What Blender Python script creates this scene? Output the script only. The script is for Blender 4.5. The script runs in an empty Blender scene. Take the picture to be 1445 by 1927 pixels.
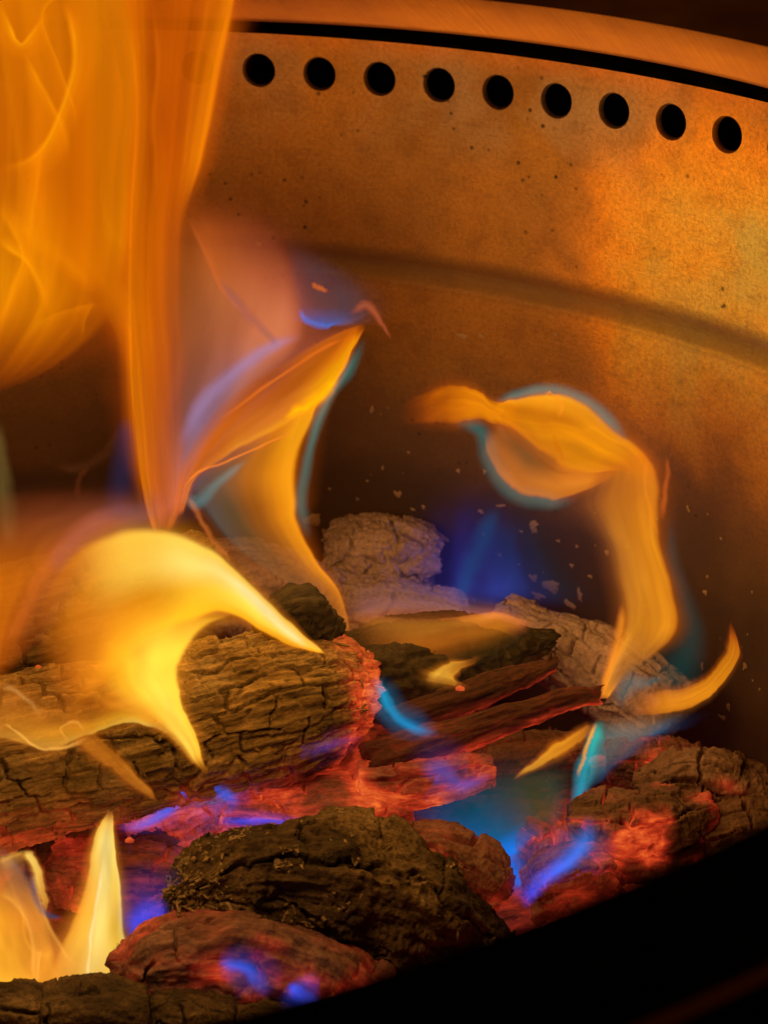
import bpy, math, random
import numpy as np
from mathutils import Vector, Matrix

# ------------------------------------------------------------------ camera, world, light, exposure
S = 1.4                                   # metres per unit of the fitted pit model (pit inner radius 0.308 m)
ZOFF = 0.185 * S                          # ash floor at z = 0
YAW, PITCH, ROLL, FOCAL = 0.2388, 0.4358, -0.0021, 4000.0
W0, H0 = 1445.0, 1927.0
CAM = np.array([0.0, -0.3457 * S, 0.1293 * S + ZOFF])
FW = np.array([math.sin(YAW) * math.cos(PITCH), math.cos(YAW) * math.cos(PITCH), -math.sin(PITCH)])
_r = np.cross(FW, [0, 0, 1.0]); _r /= np.linalg.norm(_r)
_u = np.cross(_r, FW)
RT = math.cos(ROLL) * _r + math.sin(ROLL) * _u
UP = -math.sin(ROLL) * _r + math.cos(ROLL) * _u
HF = np.array([math.sin(YAW), math.cos(YAW), 0.0])      # horizontal view direction
HR = np.array([math.cos(YAW), -math.sin(YAW), 0.0])     # horizontal right

scene = bpy.context.scene
col = scene.collection
camd = bpy.data.cameras.new('camera')
cam = bpy.data.objects.new('camera', camd)
col.objects.link(cam)
M = Matrix(((RT[0], UP[0], -FW[0], CAM[0]), (RT[1], UP[1], -FW[1], CAM[1]), (RT[2], UP[2], -FW[2], CAM[2]), (0, 0, 0, 1)))
cam.matrix_world = M
camd.sensor_fit = 'VERTICAL'
camd.sensor_height = 24.0
camd.lens = FOCAL / H0 * 24.0
camd.clip_start = 0.01
camd.clip_end = 100.0
camd.dof.use_dof = True
camd.dof.focus_distance = 0.67
camd.dof.aperture_fstop = 13.0
scene.camera = cam

world = bpy.data.worlds.new('World')
scene.world = world
world.use_nodes = True
bg = world.node_tree.nodes['Background']
bg.inputs[0].default_value = (0.32, 0.085, 0.010, 1)
bg.inputs[1].default_value = 0.16

def P(x, y, D):
    """point on the vertical plane at horizontal range D (pit units) seen at photograph position x, y"""
    d = FW + RT * ((x - W0 / 2) / FOCAL) + UP * ((H0 / 2 - y) / FOCAL)
    t = D * S / (d @ HF)
    return CAM + d * t

def lamp(name, pos, watts, colour, radius):
    l = bpy.data.lights.new(name, 'POINT')
    l.energy = watts; l.color = colour; l.shadow_soft_size = radius
    o = bpy.data.objects.new(name, l)
    o.location = pos
    col.objects.link(o)
    return o

lamp('flame_light', P(330, 985, 0.345), 0.80, (1.0, 0.49, 0.12), 0.03)
lamp('flame_light', P(150, 640, 0.42), 0.38, (1.0, 0.49, 0.08), 0.045)
lamp('flame_light', P(120, 60, 0.45), 0.37, (1.0, 0.48, 0.08), 0.05)
lamp('flame_light', P(560, 800, 0.44), 0.21, (1.0, 0.51, 0.10), 0.03)
lamp('flame_light', P(1090, 860, 0.42), 0.16, (1.0, 0.53, 0.10), 0.03)
lamp('flame_light', P(1240, 1320, 0.43), 0.015, (1.0, 0.55, 0.18), 0.015)
lamp('flame_light', P(60, 1740, 0.34), 0.02, (1.0, 0.55, 0.15), 0.015)
lamp('flame_light', P(870, 1210, 0.45), 0.03, (1.0, 0.55, 0.18), 0.015)
lamp('blue_flame_light', P(960, 1640, 0.40), 0.018, (0.12, 0.3, 1.0), 0.01)
lamp('blue_flame_light', P(890, 1060, 0.50), 0.012, (0.25, 0.25, 1.0), 0.015)
lamp('blue_flame_light', P(420, 1530, 0.40), 0.015, (0.25, 0.2, 1.0), 0.01)

vs = scene.view_settings
vs.view_transform = 'Standard'
vs.look = 'None'
vs.exposure = 0.0
vs.gamma = 1.0
vs.use_curve_mapping = False
scene.render.engine = 'CYCLES'
cy = scene.cycles
cy.use_denoising = True
cy.use_adaptive_sampling = True
cy.adaptive_threshold = 0.02
cy.transparent_max_bounces = 96
cy.max_bounces = 4
cy.diffuse_bounces = 2
cy.glossy_bounces = 2
cy.sample_clamp_indirect = 4.0
cy.caustics_reflective = False
cy.caustics_refractive = False

# ------------------------------------------------------------------ numeric helpers
def srgb(c):
    c = np.asarray(c, float) / 255.0
    return np.where(c <= 0.04045, c / 12.92, ((c + 0.055) / 1.055) ** 2.4)

def _hash(ix, iy, iz, k):
    with np.errstate(over='ignore'):
        h = (ix.astype(np.uint32) * np.uint32(374761393) + iy.astype(np.uint32) * np.uint32(668265263)
             + iz.astype(np.uint32) * np.uint32(2147483647 - 5915587) + np.uint32((k * 974711 + 7) & 0xffffffff))
        h = (h ^ (h >> np.uint32(13))) * np.uint32(1274126177)
        h = (h ^ (h >> np.uint32(16))) * np.uint32(2246822519)
        h = h ^ (h >> np.uint32(15))
    return h.astype(np.float64) / 4294967295.0

def vnoise(p, seed=0):
    """smooth value noise, -1..1; p is (n,3)"""
    i = np.floor(p).astype(np.int64)
    f = p - i
    f = f * f * f * (f * (f * 6 - 15) + 10)
    out = 0
    for dx in (0, 1):
        wx = f[:, 0] if dx else 1 - f[:, 0]
        for dy in (0, 1):
            wy = f[:, 1] if dy else 1 - f[:, 1]
            for dz in (0, 1):
                wz = f[:, 2] if dz else 1 - f[:, 2]
                out = out + wx * wy * wz * _hash(i[:, 0] + dx, i[:, 1] + dy, i[:, 2] + dz, seed)
    return out * 2 - 1

def fbm(p, octaves=4, seed=0, gain=0.5):
    a, s, out = 1.0, 0.0, 0.0
    for k in range(octaves):
        out = out + a * vnoise(p * (2.03 ** k) + 17.3 * k, seed + k)
        s += a
        a *= gain
    return out / s

def worley(p, seed=0):
    i = np.floor(p).astype(np.int64)
    f1 = np.full(len(p), 9.0); f2 = np.full(len(p), 9.0); cid = np.zeros(len(p))
    for dx in (-1, 0, 1):
        for dy in (-1, 0, 1):
            for dz in (-1, 0, 1):
                a, b, c = i[:, 0] + dx, i[:, 1] + dy, i[:, 2] + dz
                q = np.stack([a + _hash(a, b, c, seed), b + _hash(a, b, c, seed + 1), c + _hash(a, b, c, seed + 2)], 1)
                d = np.sqrt(((q - p) ** 2).sum(1))
                n = d < f1
                f2 = np.where(n, f1, np.minimum(f2, d))
                cid = np.where(n, _hash(a, b, c, seed + 3), cid)
                f1 = np.where(n, d, f1)
    return f1, f2, cid

def sstep(a, b, x):
    t = np.clip((x - a) / (b - a), 0, 1)
    return t * t * (3 - 2 * t)

def spline(pts, u):
    """Catmull-Rom through pts (n,k) at parameters u in 0..1, even by index"""
    pts = np.asarray(pts, float)
    if pts.ndim == 1:
        pts = pts[:, None]
    n = len(pts)
    if n == 1:
        return np.repeat(pts, len(u), 0)
    e = np.vstack([2 * pts[0] - pts[1], pts, 2 * pts[-1] - pts[-2]])
    x = np.clip(u, 0, 1) * (n - 1)
    i = np.minimum(x.astype(int), n - 2)
    t = (x - i)[:, None]
    p0, p1, p2, p3 = e[i], e[i + 1], e[i + 2], e[i + 3]
    return 0.5 * (2 * p1 + (p2 - p0) * t + (2 * p0 - 5 * p1 + 4 * p2 - p3) * t * t + (3 * p1 - p0 - 3 * p2 + p3) * t ** 3)

def mesh_from(name, verts, faces, smooth=True):
    me = bpy.data.meshes.new(name)
    verts = np.asarray(verts, np.float32); faces = np.asarray(faces, np.int32)
    k = faces.shape[1]
    me.vertices.add(len(verts)); me.vertices.foreach_set('co', verts.ravel())
    me.loops.add(faces.size); me.loops.foreach_set('vertex_index', faces.ravel())
    me.polygons.add(len(faces)); me.polygons.foreach_set('loop_start', np.arange(0, faces.size, k, dtype=np.int32))
    me.update(calc_edges=True)
    if smooth:
        me.polygons.foreach_set('use_smooth', np.ones(len(faces), bool))
    me.validate()
    return me

def grid_faces(nu, nv, wrap=False, off=0):
    a = np.arange(nu - 1)[:, None]
    b = np.arange(nv if wrap else nv - 1)[None, :]
    b2 = (b + 1) % nv
    f = np.stack([a * nv + b, a * nv + b2, (a + 1) * nv + b2, (a + 1) * nv + b], -1)
    return f.reshape(-1, 4) + off

def attr(me, name, typ, data):
    a = me.attributes.new(name, typ, 'POINT')
    key = {'FLOAT': 'value', 'FLOAT_VECTOR': 'vector', 'FLOAT_COLOR': 'color'}[typ]
    a.data.foreach_set(key, np.asarray(data, np.float32).ravel())

def obj(name, me, mat, parent=None):
    o = bpy.data.objects.new(name, me)
    col.objects.link(o)
    if mat and not me.materials:
        me.materials.append(mat)
    if parent is not None:
        o.parent = parent
        if parent.type == 'EMPTY' or True:
            o.matrix_parent_inverse = parent.matrix_basis.inverted()
    return o

def tag(o, label, cat, group=None, kind=None):
    if label: o['label'] = label
    if cat: o['category'] = cat
    if group: o['group'] = group
    if kind: o['kind'] = kind
    return o

def empty(name, loc):
    o = bpy.data.objects.new(name, None)
    o.location = loc
    o.empty_display_size = 0.02
    col.objects.link(o)
    return o

# ------------------------------------------------------------------ materials
class NT:
    def __init__(self, name):
        self.m = bpy.data.materials.new(name)
        self.m.use_nodes = True
        self.t = self.m.node_tree
        self.t.nodes.clear()
        self.out = self.t.nodes.new('ShaderNodeOutputMaterial')
    def n(self, typ, **kw):
        nd = self.t.nodes.new(typ)
        for k, v in kw.items():
            if k.startswith('i_'):
                key = k[2:]
                key = int(key) if key.isdigit() else key.replace('_', ' ')
                if isinstance(v, bpy.types.NodeSocket):
                    self.t.links.new(v, nd.inputs[key])
                else:
                    nd.inputs[key].default_value = v
            else:
                setattr(nd, k, v)
        return nd
    def link(self, a, b): self.t.links.new(a, b)
    def ramp(self, fac, stops, interp='LINEAR'):
        r = self.n('ShaderNodeValToRGB')
        r.color_ramp.interpolation = interp
        el = r.color_ramp.elements
        while len(el) > len(stops): el.remove(el[-1])
        while len(el) < len(stops): el.new(0.5)
        for e, (p, c) in zip(el, stops):
            e.position = p
            e.color = (c[0], c[1], c[2], 1) if not isinstance(c, (int, float)) else (c, c, c, 1)
        self.link(fac, r.inputs[0])
        return r.outputs[0]
    def noise(self, vec, scale, detail=4, rough=0.55, dist=0.0):
        return self.n('ShaderNodeTexNoise', i_Vector=vec, i_Scale=scale, i_Detail=detail, i_Roughness=rough, i_Distortion=dist).outputs[0]
    def mapping(self, vec, scale=(1, 1, 1), loc=(0, 0, 0)):
        return self.n('ShaderNodeMapping', i_Vector=vec, i_Scale=scale, i_Location=loc).outputs[0]
    def math(self, op, a, b=0.0, clamp=False):
        nd = self.n('ShaderNodeMath', operation=op, use_clamp=clamp)
        for k, v in enumerate((a, b)):
            if isinstance(v, bpy.types.NodeSocket): self.link(v, nd.inputs[k])
            else: nd.inputs[k].default_value = v
        return nd.outputs[0]
    def mix(self, fac, a, b, mode='MIX'):
        nd = self.n('ShaderNodeMix', data_type='RGBA', blend_type=mode)
        for k, v in ((0, fac), (6, a), (7, b)):
            if isinstance(v, bpy.types.NodeSocket): self.link(v, nd.inputs[k])
            else: nd.inputs[k].default_value = v if isinstance(v, (int, float)) else (v[0], v[1], v[2], 1)
        return nd.outputs[2]

def flame_material():
    k = NT('flame')
    a = k.n('ShaderNodeAttribute', attribute_name='fire')
    inv = k.math('SUBTRACT', 1.0, a.outputs['Alpha'], True)
    tr = k.n('ShaderNodeBsdfTransparent', i_Color=inv)
    em = k.n('ShaderNodeEmission', i_Color=a.outputs['Color'], i_Strength=1.0)
    add = k.n('ShaderNodeAddShader', i_0=tr.outputs[0], i_1=em.outputs[0])
    k.link(add.outputs[0], k.out.inputs[0])
    k.m.cycles.emission_sampling = 'NONE'
    return k.m

def char_material(name, dark, light, ash, ash_amt=0.3, grain=(60, 420, 420), glow_col=(0.80, 0.050, 0.014), glow=1.1, bump=0.5, thr=0.45):
    """burnt wood: dark char, paler worn fibres and ash; incandescent where the glow attribute says so"""
    k = NT(name)
    lc = k.n('ShaderNodeAttribute', attribute_name='lc').outputs['Vector']
    gl = k.n('ShaderNodeAttribute', attribute_name='glow').outputs['Fac']
    fib = k.noise(k.mapping(lc, grain), 1.0, 6, 0.65, 0.4)
    big = k.noise(lc, 38.0, 5, 0.6, 0.3)
    fine = k.noise(lc, 700.0, 4, 0.7)
    c1 = k.ramp(fib, [(0.30, dark), (thr, [0.5 * (a + b) for a, b in zip(dark, light)]), (0.72, light)])
    am = k.math('MULTIPLY', k.ramp(big, [(0.42, 0.0), (0.66, 1.0)]), ash_amt)
    am2 = k.math('MULTIPLY', am, k.ramp(fine, [(0.35, 0.25), (0.65, 1.0)]))
    c2 = k.mix(am2, c1, ash)
    c3 = k.mix(k.ramp(fine, [(0.25, 0.45), (0.5, 0.0)]), c2, (0.012, 0.008, 0.006))
    h = k.math('ADD', k.math('MULTIPLY', fib, 0.7), k.math('MULTIPLY', fine, 0.45))
    bp = k.n('ShaderNodeBump', i_Height=h, i_Strength=bump, i_Distance=0.0022)
    ev = k.math('MULTIPLY', gl, k.ramp(k.math('ADD', k.math('MULTIPLY', fib, 0.5), k.math('MULTIPLY', big, 0.5)), [(0.34, 0.08), (0.66, 1.0)]))
    ec = k.ramp(ev, [(0.0, (0.12, 0.006, 0.004)), (0.5, glow_col), (1.0, (1.0, 0.20, 0.03))])
    b = k.n('ShaderNodeBsdfPrincipled', i_Base_Color=c3, i_Roughness=0.88, i_Normal=bp.outputs[0])
    b.inputs['Specular IOR Level'].default_value = 0.18
    k.link(ec, b.inputs['Emission Color'])
    k.link(k.math('MULTIPLY', ev, glow), b.inputs['Emission Strength'])
    k.link(b.outputs[0], k.out.inputs[0])
    k.m.cycles.emission_sampling = 'NONE'
    return k.m

def steel_wall_material():
    """heat-tinted stainless steel, sooty lower down, straw and orange oxide patches and freckles"""
    k = NT('heat_tinted_steel')
    co = k.n('ShaderNodeTexCoord').outputs['Object']
    sep = k.n('ShaderNodeSeparateXYZ', i_0=co)
    z = sep.outputs[2]
    ang = k.math('ARCTAN2', sep.outputs[0], sep.outputs[1])
    arc = k.math('MULTIPLY', ang, 0.22 * S)
    uv = k.n('ShaderNodeCombineXYZ', i_0=arc, i_1=z, i_2=0.0).outputs[0]
    big = k.noise(uv, 9.0, 4, 0.5, 0.6)
    mid = k.noise(uv, 30.0, 5, 0.6, 0.5)
    mott = k.noise(uv, 640.0, 6, 0.80, 0.0)
    base = k.ramp(big, [(0.25, (0.22, 0.10, 0.055)), (0.45, (0.31, 0.165, 0.06)), (0.60, (0.40, 0.20, 0.055)), (0.78, (0.28, 0.13, 0.075))])
    # a large straw-and-orange oxide bloom on the wall, growing to one side
    d = k.math('MULTIPLY', k.math('SUBTRACT', arc, 0.338), 8.6)
    dz = k.math('MULTIPLY', k.math('SUBTRACT', z, ZOFF - 0.052), 8.0)
    rad = k.math('SQRT', k.math('ADD', k.math('MULTIPLY', d, d), k.math('MULTIPLY', dz, dz)))
    rad = k.math('ADD', rad, k.math('MULTIPLY', k.math('SUBTRACT', k.noise(uv, 14.0, 5, 0.6, 0.8), 0.5), 0.9))
    bloomc = k.ramp(rad, [(0.08, (0.55, 0.50, 0.24)), (0.28, (0.75, 0.46, 0.10)), (0.46, (0.82, 0.36, 0.05)), (0.64, (0.52, 0.22, 0.08))])
    base = k.mix(k.ramp(rad, [(0.42, 0.95), (0.74, 0.0)]), base, bloomc)
    # bluish and purple tint round the hole row
    row = k.math('ABSOLUTE', k.math('SUBTRACT', z, ZOFF - 0.002))
    rowm = k.math('MULTIPLY', k.ramp(row, [(0.004, 1.0), (0.030, 0.0)]), k.ramp(k.noise(uv, 26.0, 3, 0.5, 0.6), [(0.42, 0.0), (0.62, 0.75)]))
    base = k.mix(rowm, base, (0.33, 0.24, 0.23))
    top = k.ramp(z, [(0.0, 0.0), (1.0, 1.0)])
    tm = k.n('ShaderNodeMapRange', i_0=z, i_1=ZOFF + 0.006, i_2=ZOFF + 0.018, i_3=0.0, i_4=0.8).outputs[0]
    base = k.mix(k.math('MULTIPLY', tm, k.ramp(mid, [(0.35, 0.25), (0.6, 1.0)])), base, (0.72, 0.22, 0.06))
    # mottle
    base = k.mix(k.ramp(mott, [(0.32, 0.55), (0.58, 0.0)]), base, (0.11, 0.055, 0.03))
    blo = k.noise(uv, 95.0, 6, 0.68, 0.3)
    base = k.mix(k.ramp(blo, [(0.34, 0.30), (0.52, 0.0)]), base, (0.13, 0.06, 0.035))
    base = k.mix(k.ramp(blo, [(0.58, 0.0), (0.75, 0.22)]), base, (0.50, 0.32, 0.14))
    spots = k.n('ShaderNodeTexVoronoi', i_Vector=uv, i_Scale=190.0, feature='F1')
    sm = k.math('MULTIPLY', k.ramp(spots.outputs[0], [(0.10, 1.0), (0.19, 0.0)]), k.ramp(k.noise(uv, 22.0, 3), [(0.52, 0.0), (0.62, 0.9)]))
    base = k.mix(sm, base, (0.03, 0.02, 0.015))
    # soot on the lower wall
    sz = k.math('ADD', z, k.math('MULTIPLY', k.math('SUBTRACT', big, 0.5), 0.09))
    soot = k.n('ShaderNodeMapRange', i_0=sz, i_1=ZOFF - 0.082, i_2=ZOFF - 0.165, i_3=0.0, i_4=0.93).outputs[0]
    base = k.mix(soot, base, (0.034, 0.017, 0.017))
    # pressed groove: its shade and dark reflection painted in as a duller brown band
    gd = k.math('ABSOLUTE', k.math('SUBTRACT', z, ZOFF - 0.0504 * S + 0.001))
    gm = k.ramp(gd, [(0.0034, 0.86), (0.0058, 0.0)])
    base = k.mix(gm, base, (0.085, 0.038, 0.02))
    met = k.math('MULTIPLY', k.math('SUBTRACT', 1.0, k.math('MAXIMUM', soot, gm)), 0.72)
    rough = k.math('ADD', k.math('ADD', 0.36, k.math('MULTIPLY', mott, 0.14)), k.math('MULTIPLY', soot, 0.30))
    brush = k.noise(k.mapping(uv, (40, 2200, 1)), 1.0, 3, 0.6)
    h = k.math('ADD', k.math('MULTIPLY', mott, 0.8), k.math('MULTIPLY', brush, 0.4))
    bp = k.n('ShaderNodeBump', i_Height=h, i_Strength=0.22, i_Distance=0.0012)
    b = k.n('ShaderNodeBsdfPrincipled', i_Base_Color=base, i_Metallic=met, i_Roughness=rough, i_Normal=bp.outputs[0])
    k.link(b.outputs[0], k.out.inputs[0])
    return k.m

def lip_material():
    k = NT('brushed_lip_steel')
    co = k.n('ShaderNodeTexCoord').outputs['Object']
    sep = k.n('ShaderNodeSeparateXYZ', i_0=co)
    arc = k.math('MULTIPLY', k.math('ARCTAN2', sep.outputs[0], sep.outputs[1]), 0.22 * S)
    # slanting hairline brush marks
    sl = k.math('ADD', arc, k.math('MULTIPLY', sep.outputs[2], 1.3))
    uv = k.n('ShaderNodeCombineXYZ', i_0=sl, i_1=sep.outputs[2], i_2=0.0).outputs[0]
    br = k.noise(k.mapping(uv, (2200, 50, 1)), 1.0, 4, 0.7)
    blot = k.noise(k.mapping(uv, (14, 60, 1)), 1.0, 4, 0.6)
    c = k.ramp(br, [(0.3, (0.46, 0.20, 0.07)), (0.7, (0.64, 0.30, 0.10))])
    c = k.mix(k.ramp(blot, [(0.40, 0.0), (0.7, 0.75)]), c, (0.34, 0.14, 0.10))
    bp = k.n('ShaderNodeBump', i_Height=br, i_Strength=0.25, i_Distance=0.0008)
    b = k.n('ShaderNodeBsdfPrincipled', i_Base_Color=c, i_Metallic=0.75, i_Roughness=0.42, i_Normal=bp.outputs[0])
    k.link(b.outputs[0], k.out.inputs[0])
    return k.m

def plain(name, c, rough=0.8, metal=0.0, nscale=40.0, amp=0.5):
    k = NT(name)
    co = k.n('ShaderNodeTexCoord').outputs['Object']
    n = k.noise(co, nscale, 5, 0.6)
    cc = k.ramp(n, [(0.3, [x * (1 - amp) for x in c]), (0.7, [min(1, x * (1 + amp)) for x in c])])
    bp = k.n('ShaderNodeBump', i_Height=k.noise(co, nscale * 14, 4, 0.7), i_Strength=0.4, i_Distance=0.002)
    b = k.n('ShaderNodeBsdfPrincipled', i_Base_Color=cc, i_Roughness=rough, i_Metallic=metal, i_Normal=bp.outputs[0])
    b.inputs['Specular IOR Level'].default_value = 0.08
    k.link(b.outputs[0], k.out.inputs[0])
    return k.m

FLAME = flame_material()
M_LOG = char_material('charred_log', (0.012, 0.007, 0.004), (0.46, 0.28, 0.10), (0.55, 0.42, 0.24), 0.35, (70, 480, 480), bump=0.8, thr=0.56)
M_DARKLOG = char_material('scorched_log', (0.010, 0.006, 0.004), (0.20, 0.115, 0.045), (0.26, 0.19, 0.12), 0.35, (70, 480, 480), bump=0.8, thr=0.56)
M_BLACK = char_material('black_char', (0.008, 0.006, 0.005), (0.05, 0.034, 0.022), (0.14, 0.11, 0.08), 0.2)
M_ASH = char_material('ashy_wood', (0.12, 0.085, 0.08), (0.35, 0.235, 0.26), (0.45, 0.33, 0.35), 0.6, (90, 300, 300), thr=0.42)
M_EMBER = char_material('ember', (0.04, 0.016, 0.013), (0.15, 0.07, 0.06), (0.30, 0.19, 0.175), 0.5, (90, 380, 380), glow=1.0)
M_TWIG = char_material('burnt_twig', (0.010, 0.005, 0.004), (0.07, 0.026, 0.018), (0.14, 0.07, 0.05), 0.2, (60, 600, 600), glow=1.0)
M_MOSS = char_material('crusty_bark', (0.008, 0.006, 0.004), (0.055, 0.033, 0.016), (0.30, 0.19, 0.09), 0.55, (150, 330, 330), bump=0.9)
M_FRAY = char_material('tan_fray', (0.09, 0.06, 0.03), (0.24, 0.16, 0.08), (0.30, 0.21, 0.12), 0.6, (150, 330, 330))
M_RUST = char_material('ash_coal', (0.022, 0.011, 0.008), (0.14, 0.07, 0.045), (0.27, 0.17, 0.125), 0.5, (120, 300, 300), glow=1.1)
M_FLAKE = plain('ash_flake', (0.34, 0.23, 0.17), 0.95, 0, 300)
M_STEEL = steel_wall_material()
M_LIP = lip_material()
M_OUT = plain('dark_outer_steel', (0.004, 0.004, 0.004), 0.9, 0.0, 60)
M_GROUND = plain('dark_ground', (0.36, 0.25, 0.17), 0.95, 0, 6)

# ------------------------------------------------------------------ the setting and the fire pit
g = mesh_from('ground', [(-20, -20, -0.06), (20, -20, -0.06), (20, 20, -0.06), (-20, 20, -0.06)], [(0, 1, 2, 3)])
tag(obj('ground', g, M_GROUND), 'dark brown ground around the steel fire pit', None, kind='structure')

R = 0.22 * S
NH = 84
DTH = 2 * math.pi / NH
TH0 = 0.3908
HR_ = 0.0041 * S
pit = empty('fire_pit', (0, 0, 0))
tag(pit, 'round stainless steel fire pit with a row of air holes below its lip', 'fire pit')

def wall_profile():
    """(radius, z) from the foot up to just below the hole band"""
    zc = -0.0504 * S + ZOFF
    a = []
    for z in np.linspace(-0.03, zc - 0.0052, 26): a.append((R - 0.0016, z))
    for t in np.linspace(0, 1, 9):
        s = t * t * (3 - 2 * t)
        a.append((R - 0.0016 + 0.0010 * math.sin(math.pi * t) + 0.0016 * s, zc - 0.0045 + 0.009 * t))
    return a

def build_wall():
    sub = 6
    ncol = NH * sub
    band = DTH * R / 2 * 0.92
    z0, z1 = ZOFF - band, ZOFF + band
    prof = wall_profile()
    for z in np.linspace(prof[-1][1] + 0.004, z0, 12): prof.append((R, z))
    V, F = [], []
    def th(c): return TH0 - DTH / 2 + c * DTH / sub
    for (r, z) in prof:
        for c in range(ncol): V.append((r * math.sin(th(c)), r * math.cos(th(c)), z))
    n = len(prof)
    F += grid_faces(n, ncol, True).tolist()
    base_row = (n - 1) * ncol
    # mid rows along the cell sides
    mids = []
    for j in range(1, sub):
        z = z0 + (z1 - z0) * j / sub
        row = []
        for kx in range(NH):
            row.append(len(V)); t = th(kx * sub); V.append((R * math.sin(t), R * math.cos(t), z))
        mids.append(row)
    top_row = len(V)
    for c in range(ncol): V.append((R * math.sin(th(c)), R * math.cos(th(c)), z1))
    for kx in range(NH):
        c0 = kx * sub
        k2 = (kx + 1) % NH
        border = [base_row + c0 + i for i in range(sub)] + [base_row + (c0 + sub) % ncol] + [mids[j][k2] for j in range(sub - 1)]
        border += [top_row + (c0 + sub) % ncol] + [top_row + c0 + i for i in range(sub - 1, -1, -1)] + [mids[j][kx] for j in range(sub - 2, -1, -1)]
        tc = TH0 + kx * DTH
        rings = []
        for rr, dr in ((HR_ * 1.09, 0.0), (HR_ * 1.09, 0.0), (HR_ * 1.0, 0.0008), (HR_ * 0.99, 0.0024)):
            ring = []
            for q in range(len(border)):
                a = -3 * math.pi / 4 + 2 * math.pi * q / len(border)
                t = tc + rr * math.cos(a) / R
                ring.append(len(V)); V.append(((R + dr) * math.sin(t), (R + dr) * math.cos(t), ZOFF + rr * math.sin(a)))
            rings.append(ring)
        nb = len(border)
        for q in range(nb):
            q2 = (q + 1) % nb
            F.append((border[q], border[q2], rings[0][q2], rings[0][q]))
            F.append((rings[1][q], rings[1][q2], rings[2][q2], rings[2][q]))
            F.append((rings[2][q], rings[2][q2], rings[3][q2], rings[3][q]))
    # upper strip
    zt = ZOFF + 0.0152 * S - 0.0078
    last = top_row
    for j, z in enumerate(np.linspace(z1, zt, 7)[1:]):
        st = len(V)
        for c in range(ncol): V.append((R * math.sin(th(c)), R * math.cos(th(c)), z))
        for c in range(ncol):
            F.append((last + c, last + (c + 1) % ncol, st + (c + 1) % ncol, st + c))
        last = st
    return mesh_from('inner_wall', V, F)

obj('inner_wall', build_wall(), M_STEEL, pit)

def revolve(name, prof, mat, n=360, parent=pit, smooth=True, tilt=False):
    V = []
    for (r, z) in prof:
        for c in range(n):
            t = 2 * math.pi * c / n
            x, y = r * math.sin(t), r * math.cos(t)
            # the loose top ring sits slightly askew on the pit
            V.append((x - 0.0085, y + 0.0045, z + 0.0318 * x + 0.0058 * y - 0.0113) if tilt else (x, y, z))
    me = mesh_from(name, V, grid_faces(len(prof), n, True), smooth)
    return obj(name, me, mat, parent)

RL = 0.2115 * S
ZL = 0.0152 * S + ZOFF + 0.004
LT = 0.0092 * S
# rolled lip: underside, inner face with rounded edges, shoulder sloping down and outward
lip_prof = [(R + 0.004, ZL + 0.004), (RL + 0.0012, ZL), (RL + 0.0002, ZL + 0.0008), (RL, ZL + 0.002), (RL, ZL + LT - 0.0004), (RL + 0.0003, ZL + LT)]
revolve('lip', lip_prof, M_LIP, tilt=True)
sh = [(RL + 0.0003, ZL + LT)]
for t in np.linspace(0.1, 1, 8):
    sh.append((RL + 0.0003 + 0.200 * t, ZL + LT - 0.140 * t - 0.050 * t * t))
sh += [(RL + 0.201, ZL - 0.20), (RL + 0.201, -0.058)]
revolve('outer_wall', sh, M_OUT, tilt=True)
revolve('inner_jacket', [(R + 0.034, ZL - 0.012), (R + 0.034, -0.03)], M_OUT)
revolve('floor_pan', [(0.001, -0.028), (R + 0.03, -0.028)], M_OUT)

# ------------------------------------------------------------------ solids: logs, coals, embers
RNG = random.Random(11)

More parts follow.
